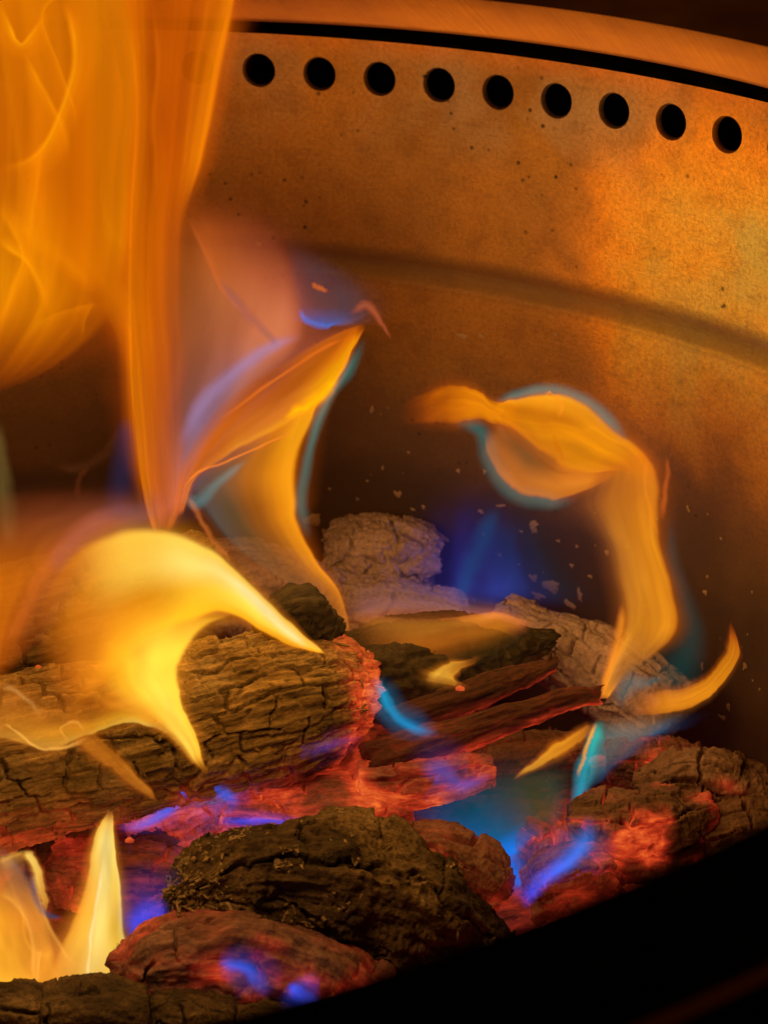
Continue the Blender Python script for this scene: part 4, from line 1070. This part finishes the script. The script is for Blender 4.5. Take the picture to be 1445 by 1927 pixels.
wisp('filament', None, [(1130, 1315), (1146, 1255), (1166, 1195), (1172, 1130)], [12, 18, 26, 18], 0.441, (245, 165, 48), .7, sw, seed=188)

# --- horn on the right
horn = flame('flame', 'slim orange flame horn curving up to a point in front of the dark wall',
      [(1190, 1308), (1240, 1296), (1295, 1288), (1340, 1262), (1368, 1215), (1372, 1165)],
      [(1170, 1350), (1235, 1346), (1300, 1336), (1350, 1300), (1390, 1235), (1374, 1165)], [0.440, 0.440],
      [0, 0.25, 0.6, 0.88, 1], {0: [c4((200, 130, 60), .2), c4((215, 140, 55), .5), c4((225, 145, 45), .65), c4((215, 140, 50), .5), c4((150, 120, 80), .1)],
                           0.3: [c4((215, 135, 40), .4), c4((232, 150, 40), .8), c4((240, 155, 35), .9), c4((232, 150, 35), .85), c4((160, 120, 60), .2)],
                           0.7: [c4((225, 140, 30), .5), c4((240, 155, 32), .95), c4((246, 162, 34), .95), c4((240, 155, 28), .9), c4((170, 110, 40), .3)],
                           1: [c4((190, 90, 25), .3)] + [c4((205, 100, 25), .7)] * 3 + [c4((190, 90, 25), .3)]},
      thick=0.006, streak=0.15, seed=32, vfade=(0.12, 0.10), foot=0.25, tip=0.16, opac=0.85)
flame('gas_veil', 'pale grey blue veil under the horn', [(1120, 1345), (1110, 1390), (1098, 1440), (1085, 1500)], [(1330, 1335), (1270, 1370), (1200, 1415), (1110, 1490)], [0.444, 0.438],
      [0, 0.3, 0.6, 0.88, 1], {0: [c4((190, 140, 90), .2), c4((165, 140, 110), .5), c4((185, 140, 90), .5), c4((120, 120, 110), .4), c4((20, 80, 120), .1)],
                          0.4: [c4((60, 150, 150), .6), c4((130, 135, 130), .65), c4((125, 125, 125), .6), c4((40, 100, 145), .75), c4((20, 80, 130), .2)],
                          1: [c4((40, 150, 170), .5), c4((50, 130, 150), .6), c4((40, 110, 150), .6), c4((25, 90, 150), .6), c4((20, 60, 120), .1)]},
      thick=0.007, streak=0.12, seed=34, parent=horn, vfade=(0.15, 0.25), foot=0.3, tip=0.25, opac=0.75)
wisp('teal_rim', None, [(1160, 1335), (1180, 1290), (1220, 1285), (1250, 1272)], [x * 1.7 for x in [20, 34, 16, 6]], 0.446, (50, 115, 120), 0.43, horn, seed=190)
flame('flame', 'short yellow flame spike pointing down from the jagged stick tip', [(1132, 1352), (1080, 1372), (1020, 1412), (962, 1468)], [(1132, 1368), (1090, 1400), (1035, 1438), (962, 1470)], [0.424, 0.418],
      [0, 0.3, 0.7, 1], {0: [c4((210, 130, 45), .2), c4((215, 135, 45), .6), c4((210, 130, 45), .5), c4((160, 110, 50), .1)],
                    0.5: [c4((220, 140, 35), .4), c4((240, 165, 42), .95), c4((236, 160, 42), .9), c4((190, 125, 40), .3)],
                    1: [c4((220, 145, 50), .4), c4((246, 178, 60), .95), c4((240, 170, 50), .9), c4((200, 130, 40), .3)]},
      thick=0.004, streak=0.1, seed=36, vfade=(0.22, 0.26), foot=0.3, tip=0.15, opac=0.85)
cy_ = wisp('flame', 'thin cyan and yellow flame spike dropping below the jagged stick tip', [(1134, 1352), (1115, 1405), (1098, 1460), (1082, 1530)], [22, 40, 46, 22], 0.420, (60, 195, 170), .8, seed=191, c2=(30, 150, 190), tip=0.12)
tag(cy_, None, 'flame')
wisp('filament', None, [(1122, 1358), (1102, 1410), (1086, 1465)], [10, 13, 8], 0.416, (236, 175, 60), .85, cy_, seed=192)

# --- dark teal body and blue flames low down
tealb = flame('flame', 'dark teal flame fan narrowing to a bright blue foot between the coals',
      [(740, 1530), (800, 1470), (900, 1440), (1000, 1430), (1090, 1430)], [(955, 1680), (965, 1640), (1000, 1600), (1040, 1570), (1080, 1520)], [0.412, 0.41, 0.408],
      [0, 0.35, 0.7, 0.9, 1], {0: [c4((30, 50, 110), .2), c4((14, 60, 110), .6), c4((20, 90, 190), .85), c4((30, 125, 250), .95), c4((40, 90, 230), .3)],
                          0.35: [c4((14, 44, 66), .4), c4((10, 56, 74), .8), c4((14, 74, 110), .85), c4((24, 110, 215), .9), c4((40, 110, 220), .2)],
                          0.7: [c4((40, 50, 40), .3), c4((50, 55, 35), .6), c4((60, 60, 35), .6), c4((20, 40, 48), .6), c4((12, 36, 60), .1)],
                          1: [c4((50, 60, 40), .2), c4((40, 65, 55), .5), c4((30, 60, 60), .5), c4((14, 44, 60), .4), c4((12, 36, 60), .0)]},
      thick=0.008, streak=0.25, sf=(2, 4), seed=38, vfade=(0.25, 0.14), foot=0.12, tip=0.2, opac=1.1, gain=1.35)
wisp('blue_foot', None, [(890, 1570), (935, 1605), (965, 1640), (982, 1672)], [26, 50, 54, 26], 0.402, (22, 112, 232), .9, tealb, seed=193, tip=0.12, foot=0.4)
def blue(label, pts, w, D, c=BLU, a=.8, seed=200, c2=None, fold=1, **k):
    """vivid blue flame: a bright core line with a broad soft glow of the same gas around it"""
    k = dict(dict(tip=0.30, foot=0.30, streak=0.30, nu=90), **k)
    o = wisp('blue_flame', label, pts, [x * 1.25 for x in w], D, c, min(a * 1.1, .95), seed=seed, c2=c2, gain=1.35, **k)
    o['category'] = 'flame'
    wisp('soft_glow', None, pts, [x * 3.4 for x in w], D + 0.004, c, a * 0.45, o, seed=seed + 300, c2=c2, thick=0.003, **k)
blue('bright blue flame ribbon curling along the underside of the thick log', [(215, 1555), (260, 1555), (310, 1528), (335, 1490), (375, 1470), (415, 1490), (440, 1510), (425, 1535)], [14, 20, 26, 40, 36, 26, 24, 12], 0.396, (48, 92, 225), .75, 201)
blue('violet blue flame line running behind the crusty bark mound', [(398, 1545), (450, 1546), (520, 1545), (600, 1562), (660, 1578), (705, 1590), (735, 1560)], [16, 18, 10, 12, 16, 18, 10], 0.392, (66, 66, 228), .8, 202, c2=(50, 90, 190))
blue('bright blue and violet flame climbing the pink ashy coal', [(985, 1712), (1000, 1680), (1030, 1650), (1070, 1620), (1100, 1580), (1110, 1530)], [12, 34, 36, 40, 40, 20], 0.390, (66, 66, 240), .75, 203, c2=(50, 110, 190))
blue('small blue flame in front of the broad dull red ember', [(408, 1812), (430, 1815), (462, 1822), (490, 1850), (500, 1880)], [8, 24, 28, 32, 14], 0.346, (48, 84, 215), .6, 204, tip=0.5)
blue('short blue flame beside the black rim at the long charred block', [(540, 1850), (560, 1868), (585, 1885), (608, 1890)], [14, 30, 26, 10], 0.345, (58, 84, 240), .9, 205)
blue('violet blue flame glowing at the foot of the tall pale flame', [(238, 1765), (262, 1735), (290, 1720), (306, 1752)], [20, 50, 60, 16], 0.370, (66, 70, 220), .6, 206)
blue('faint violet flame over the flaky red ember', [(800, 1470), (822, 1450), (850, 1470), (880, 1478), (930, 1455)], [30, 44, 40, 26, 16], 0.402, (80, 74, 170), .5, 207)
blue('cyan flame line curving along the near side of the black slab', [(706, 1270), (722, 1310), (745, 1345), (785, 1372), (830, 1382)], [18, 22, 22, 24, 10], 0.410, (24, 150, 190), .8, 208, c2=(30, 110, 170), fold=0)
blue('dim violet flame along the red underside of the thick log', [(430, 1462), (520, 1430), (610, 1405), (690, 1385)], [20, 26, 24, 12], 0.404, (84, 56, 140), .35, 209)

haze_ = flame('blue_flame', 'deep blue flame glow on the dark wall beside the squat ash block',
      [(770, 1150), (790, 1060), (805, 980), (820, 890)], [(1090, 1150), (1050, 1080), (1020, 1000), (985, 890)], [0.497, 0.500],
      [0, 0.3, 0.7, 1], {0: [c4((44, 40, 120), .4), c4((50, 54, 145), .85), c4((50, 64, 150), .85), c4((20, 60, 80), .1)],
                    0.6: [c4((30, 26, 90), .3), c4((38, 36, 112), .8), c4((28, 48, 100), .75), c4((16, 50, 60), .1)],
                    1: [c4((20, 18, 50), .1), c4((28, 26, 70), .5), c4((20, 30, 60), .4), c4((16, 30, 50), .0)]},
      thick=0.01, streak=0.25, sf=(1.2, 3), seed=40, vfade=(0.40, 0.45), foot=0.2, tip=0.5)
wisp('cyan_streak', None, [(862, 1140), (880, 1080), (905, 1020), (935, 950)], [26, 50, 56, 34], 0.493, (30, 80, 130), .5, haze_, seed=210)

# --- low sheet over the slab
low = flame('flame', 'low orange flame sheet rolling over the black slab', [(640, 1150), (740, 1158), (850, 1162), (930, 1148), (1005, 1172)], [(660, 1260), (760, 1300), (870, 1262), (950, 1225), (1005, 1180)], [0.446, 0.45],
      [0, 0.12, 0.4, 0.75, 1], {0: [c4((200, 140, 90), .2), c4((190, 130, 60), .5), c4((155, 98, 38), .4), c4((80, 68, 42), .3), c4((40, 50, 40), .0)],
                           0.4: [c4((225, 140, 70), .4), c4((215, 145, 50), .7), c4((210, 126, 36), .7), c4((125, 80, 28), .45), c4((50, 50, 30), .0)],
                           0.75: [c4((230, 140, 70), .5), c4((235, 145, 60), .85), c4((215, 138, 40), .7), c4((130, 90, 30), .4), c4((60, 50, 30), .0)],
                           1: [c4((220, 135, 80), .3), c4((220, 135, 80), .6), c4((215, 130, 80), .5), c4((160, 100, 60), .2), c4((60, 50, 30), .0)]},
      thick=0.008, streak=0.2, sf=(2, 3), seed=42, vfade=(0.05, 0.3), foot=0.2, tip=0.12)
flame('mauve_veil', 'mauve haze above the low flame', [(640, 1120), (740, 1100), (860, 1115), (1000, 1150)], [(640, 1170), (740, 1165), (860, 1168), (1000, 1175)], 0.47, [0, 0.6, 1],
      {0: [c4((140, 100, 110), 0), c4((150, 105, 105), .55), c4((190, 120, 90), .3)], 1: [c4((120, 90, 130), 0), c4((150, 105, 120), .5), c4((190, 120, 90), .3)]}, thick=0.006, streak=0.15, seed=44, parent=low, vfade=(0.3, 0.1), foot=0.2, tip=0.2)
flame('flame', 'small curled yellow flame tongue on the dark burnt stick', [(786, 1300), (800, 1265), (845, 1246), (910, 1232)], [(880, 1302), (868, 1285), (862, 1268), (912, 1236)], 0.424, [0, 0.3, 0.8, 1],
      {0: [c4((200, 150, 60), .2), c4((225, 170, 65), .7), c4((230, 170, 60), .7), c4((200, 140, 50), .1)], 0.4: [c4((226, 165, 50), .6), c4((250, 195, 75), .95), c4((245, 180, 60), .9), c4((220, 150, 50), .3)], 1: [c4((200, 130, 40), .3), c4((220, 145, 45), .7), c4((215, 140, 45), .6), c4((190, 120, 40), .1)]},
      thick=0.004, streak=0.1, seed=46, vfade=(0.18, 0.2), foot=0.4, tip=0.3)

# --- big yellow flame over the log
big = flame('flame', 'big bright yellow flame lapping over the thick charred log to a pointed horn',
      [(60, 1260), (70, 1130), (130, 1030), (235, 985), (345, 998), (430, 1052), (510, 1130), (560, 1182), (614, 1230)],
      [(130, 1400), (170, 1330), (225, 1270), (290, 1215), (355, 1182), (420, 1156), (490, 1190), (545, 1215), (614, 1232)], [0.366, 0.372, 0.382],
      [0, 0.10, 0.35, 0.65, 0.9, 1],
      {0: [c4((190, 110, 20), .1), c4((200, 120, 25), .35), c4((215, 140, 30), .5), c4((225, 150, 40), .6), c4((230, 160, 40), .6), c4((220, 150, 40), .1)],
       0.22: [c4((200, 120, 20), .1), c4((225, 150, 30), .5), c4((232, 160, 38), .65), c4((228, 155, 40), .65), c4((240, 170, 40), .75), c4((235, 165, 40), .4)],
       0.38: [c4((225, 160, 40), .4), c4((250, 205, 80), .93), c4((252, 210, 85), .95), c4((235, 165, 30), .8), c4((250, 195, 45), .8), c4((250, 190, 40), .5)],
       0.52: [c4((225, 165, 50), .5), c4((255, 225, 100), .97), c4((255, 232, 130), .98), c4((248, 195, 50), .95), c4((250, 198, 40), .93), c4((240, 170, 30), .5)],
       0.72: [c4((235, 170, 50), .5), c4((255, 215, 90), .97), c4((255, 240, 160), .98), c4((255, 225, 90), .98), c4((245, 180, 35), .95), c4((225, 150, 25), .5)],
       1: [c4((235, 160, 40), .4), c4((250, 190, 60), .95), c4((252, 200, 70), .95), c4((250, 190, 50), .95), c4((240, 165, 30), .9), c4((220, 140, 25), .4)]},
      thick=0.014, streak=0.10, sf=(1.5, 4), seed=52, vfade=(0.12, 0.08), foot=0.32, tip=0.03, wob=0.05, gain=1.22)
flame('lower_horn', 'yellow horn hanging down over the log', [(470, 1150), (395, 1180), (345, 1245), (344, 1320), (372, 1385), (392, 1458)], [(120, 1080), (110, 1200), (150, 1310), (250, 1345), (320, 1390), (385, 1460)], [0.368, 0.366],
      [0, 0.08, 0.3, 0.6, 0.85, 1], {0: [c4((250, 195, 40), .3), c4((252, 200, 50), .6), c4((250, 190, 40), .5), c4((230, 160, 30), .4), c4((220, 150, 30), .1), c4((200, 130, 30), .0)],
                      0.35: [c4((240, 185, 50), .5), c4((255, 212, 70), .97), c4((255, 215, 75), .97), c4((245, 182, 38), .9), c4((228, 155, 34), .6), c4((205, 130, 30), .1)],
                      0.62: [c4((235, 175, 45), .5), c4((255, 214, 75), .97), c4((255, 222, 90), .98), c4((252, 205, 70), .95), c4((245, 190, 60), .85), c4((225, 160, 40), .3)],
                      0.85: [c4((225, 160, 40), .4), c4((250, 200, 65), .95), c4((252, 208, 75), .95), c4((252, 215, 90), .95), c4((248, 205, 80), .9), c4((225, 160, 40), .3)],
                      1: [c4((210, 140, 30), .3)] + [c4((232, 165, 40), .8)] * 4 + [c4((210, 140, 30), .3)]},
      thick=0.012, streak=0.10, sf=(1.5, 4), seed=54, parent=big, vfade=(0.08, 0.42), foot=0.15, tip=0.12, wob=0.04, gain=1.2)
flame('left_wave', 'yellow wave licking back along the log', [(330, 1330), (240, 1300), (150, 1330), (70, 1300), (-40, 1250)], [(330, 1385), (240, 1362), (165, 1385), (95, 1412), (-40, 1385)], [0.366, 0.362],
      [0, 0.4, 0.75, 0.95, 1], {0: [c4((240, 180, 40), .2), c4((248, 195, 50), .7), c4((252, 205, 60), .85), c4((255, 225, 110), .9), c4((225, 160, 40), .2)],
                          0.4: [c4((215, 145, 35), .0), c4((225, 155, 40), .5), c4((240, 178, 45), .75), c4((252, 205, 80), .85), c4((225, 160, 40), .2)],
                          0.75: [c4((200, 135, 40), .0), c4((220, 150, 45), .4), c4((235, 170, 50), .65), c4((245, 190, 80), .75), c4((215, 150, 40), .2)],
                          1: [c4((200, 135, 40), .1), c4((200, 135, 45), .4), c4((210, 145, 50), .5), c4((225, 165, 60), .6), c4((200, 140, 50), .1)]},
      thick=0.007, streak=0.15, sf=(1.5, 4), seed=56, parent=big, vfade=(0.25, 0.06), foot=0.2, tip=0.0)
for i, (pts, w, c, a) in enumerate([([(0, 1360), (30, 1375), (70, 1405), (120, 1408), (170, 1385)], [8, 9, 10, 12, 10], (250, 205, 100), .6),
        ([(0, 1290), (30, 1300), (60, 1325), (80, 1350)], [18, 16, 12, 10], (205, 165, 90), .5),
        ([(130, 1400), (115, 1370), (145, 1360), (160, 1380)], [6, 7, 8, 6], (245, 195, 90), .5),
        ([(430, 1080), (480, 1130), (530, 1180), (585, 1222)], [16, 26, 26, 10], (255, 244, 175), .9)]):
    wisp('filament', None, pts, w, 0.355, c, a, big, seed=220 + i)
flame('flame', 'brownish orange diagonal flame spike crossing the thick log below the yellow flame', [(120, 1330), (180, 1375), (240, 1435), (300, 1508)], [(120, 1380), (170, 1425), (232, 1475), (296, 1512)], 0.362, [0, 0.3, 0.7, 1],
      {0: [c4((220, 150, 40), .0), c4((215, 145, 40), .4), c4((210, 140, 40), .4), c4((200, 130, 40), .0)], 0.6: [c4((200, 130, 35), .3), c4((205, 130, 35), .75), c4((195, 122, 35), .65), c4((160, 100, 35), .1)], 1: [c4((200, 130, 40), .3), c4((215, 145, 50), .8), c4((205, 135, 45), .7), c4((170, 110, 35), .1)]},
      thick=0.004, streak=0.3, sf=(1, 6), seed=58, vfade=(0.12, 0.2), foot=0.3, tip=0.12)
ol = flame('flame', 'dull orange flame veil at the far side of the pointed rear log', [(-60, 1330), (-60, 1200), (-60, 1080), (-60, 960), (20, 900)], [(60, 1240), (130, 1130), (230, 1020), (330, 960), (330, 900)], [0.388, 0.41],
      [0, 0.4, 0.75, 1], {0: [c4((210, 115, 15), .7), c4((195, 105, 15), .6), c4((170, 90, 15), .3), c4((120, 70, 15), .0)],
                     0.45: [c4((232, 132, 15), .88), c4((215, 120, 22), .75), c4((190, 115, 60), .5), c4((150, 100, 110), .2)],
                     0.75: [c4((120, 70, 30), .3), c4((175, 100, 60), .5), c4((165, 100, 85), .55), c4((110, 90, 130), .3)],
                     1: [c4((100, 60, 40), .1), c4((150, 80, 50), .3), c4((140, 80, 70), .3), c4((70, 60, 110), .2)]},
      thick=0.01, streak=0.25, sf=(1.5, 4), seed=60, vfade=(0.0, 0.12), foot=0.1, tip=0.35)
wisp('filament', None, [(-10, 1240), (30, 1180), (60, 1120), (110, 1040), (180, 985), (240, 975)], [36, 44, 44, 48, 60, 40], 0.40, (205, 120, 50), .4, ol, seed=230)
wisp('violet_edge', None, [(95, 1080), (120, 1040), (160, 1000), (220, 970), (300, 962)], [44, 52, 60, 56, 40], 0.398, (110, 80, 110), .4, ol, seed=231)
wisp('blue_edge', None, [(215, 975), (228, 920), (236, 850), (240, 780)], [60, 70, 60, 36], 0.45, (44, 40, 74), .55, ol, seed=232)
wisp('filament', None, [(100, 880), (150, 880), (200, 850), (225, 800)], [16, 30, 26, 16], 0.44, (100, 50, 24), .22, ol, seed=233)
wisp('filament', None, [(145, 940), (150, 900), (168, 880)], [18, 18, 12], 0.44, (130, 66, 34), .2, ol, seed=234)
wisp('pale_edge', None, [(0, 790), (2, 870), (10, 960), (20, 1040)], [24, 44, 60, 40], 0.43, (120, 100, 50), .6, ol, seed=235)

# --- bottom corner flames under the log
sp = flame('flame', 'tall pale yellow flame spike standing under the thick log above the front blocks',
      [(50, 1950), (92, 1810), (135, 1720), (162, 1640), (176, 1570), (206, 1522)], [(252, 1950), (246, 1810), (234, 1720), (226, 1640), (218, 1575), (212, 1522)], [0.366, 0.370, 0.374],
      [0, 0.1, 0.35, 0.55, 0.85, 0.95, 1], {0: [c4((240, 170, 70), .3), c4((245, 185, 80), .75), c4((248, 195, 90), .8), c4((252, 212, 110), .85), c4((252, 212, 100), .9), c4((255, 225, 120), .95), c4((245, 185, 60), .4)],
                               0.4: [c4((235, 170, 60), .3), c4((240, 175, 60), .7), c4((248, 195, 75), .85), c4((255, 232, 140), .96), c4((252, 212, 80), .95), c4((255, 232, 140), .97), c4((245, 185, 60), .4)],
                               0.75: [c4((235, 175, 60), .3), c4((248, 205, 90), .85), c4((255, 228, 125), .95), c4((255, 236, 150), .97), c4((255, 232, 135), .97), c4((255, 225, 110), .95), c4((240, 180, 60), .4)],
                               1: [c4((235, 180, 70), .3)] + [c4((250, 205, 90), .8)] * 5 + [c4((235, 175, 60), .3)]},
      thick=0.009, streak=0.10, sf=(1.0, 6), seed=62, vfade=(0.16, 0.07), foot=0.05, tip=0.12, gain=1.1)
wisp('filament', None, [(164, 1900), (170, 1790), (182, 1700), (196, 1610)], [9, 10, 11, 8], 0.362, (255, 246, 180), .8, sp, seed=240)
flame('flame', 'folded orange flame curtain at the lower corner with thin pale spike', [(-60, 1950), (-60, 1830), (-60, 1730), (-60, 1640), (-60, 1590)], [(150, 1950), (122, 1830), (98, 1740), (62, 1660), (10, 1590)], [0.366, 0.364],
      [0, 0.4, 0.75, 0.95, 1], {0: [c4((250, 185, 60), .93), c4((252, 188, 60), .93), c4((248, 180, 58), .9), c4((240, 170, 55), .75), c4((210, 130, 40), .1)],
                          0.5: [c4((246, 172, 45), .92), c4((240, 165, 48), .88), c4((222, 145, 48), .8), c4((238, 168, 60), .75), c4((200, 120, 50), .1)],
                          0.85: [c4((235, 165, 60), .85), c4((200, 135, 65), .6), c4((150, 120, 100), .5), c4((120, 110, 110), .4), c4((60, 80, 110), .1)],
                          1: [c4((245, 190, 80), .85), c4((225, 165, 75), .6), c4((150, 130, 110), .4), c4((80, 90, 110), .3), c4((50, 70, 110), .0)]},
      thick=0.01, streak=0.25, sf=(2, 4), seed=64, vfade=(0.0, 0.14), foot=0.05, tip=0.15, ridge=0.3, wob=0.06, gain=1.12)
for i, (pts, w, a) in enumerate([([(60, 1640), (85, 1730), (120, 1790), (150, 1830)], [10, 12, 12, 8], .5), ([(-5, 1680), (30, 1700), (60, 1760), (66, 1860)], [14, 14, 14, 12], .55), ([(-5, 1625), (25, 1612), (48, 1605)], [20, 18, 10], .6), ([(70, 1870), (72, 1820), (80, 1780)], [8, 9, 6], .5)]):
    wisp('filament', None, pts, w, 0.358, (255, 205, 95), a, sp, seed=250 + i, fold=(1, -1, 1, -1)[i])
ps = flame('flame', 'thin pale flame spike with a blue edge hanging below the thick log', [(40, 1598), (58, 1640), (74, 1690), (88, 1722)], [(62, 1598), (82, 1640), (92, 1690), (90, 1722)], 0.358, [0, 0.4, 0.8, 1],
      {0: [c4((240, 190, 80), .3), c4((252, 222, 120), .9), c4((250, 215, 110), .9), c4((235, 180, 80), .2)], 1: [c4((220, 160, 60), .2), c4((240, 180, 70), .7), c4((235, 170, 60), .6), c4((200, 140, 60), .1)]}, thick=0.003, streak=0.1, seed=66, tip=0.25, foot=0.1, vfade=(0.1, 0.1))
wisp('blue_edge', None, [(62, 1640), (68, 1690), (90, 1722), (120, 1725)], [14, 20, 16, 8], 0.357, (30, 80, 120), .6, ps, seed=241)

# sparks
for i, (x, y, D, c) in enumerate([(244, 1582, 0.385, 1), (72, 1258, 0.41, 0), (865, 1296, 0.42, 0)]):
    o = solid('spark', [(x - 4, y, D, 4), (x, y - 1, D, 6), (x + 5, y, D, 4)], M_EMBER, nu=12, nv=16, cracks=(0, 0), seed=70 + i, cap=1.0, fibre=0, glow=lambda *a: np.ones(len(a[0])))
    tag(o, ['bright glowing spark on the frayed ember under the log', 'orange glowing spot on the pointed rear log', 'tiny glowing spark on the dark burnt stick'][i], 'spark')
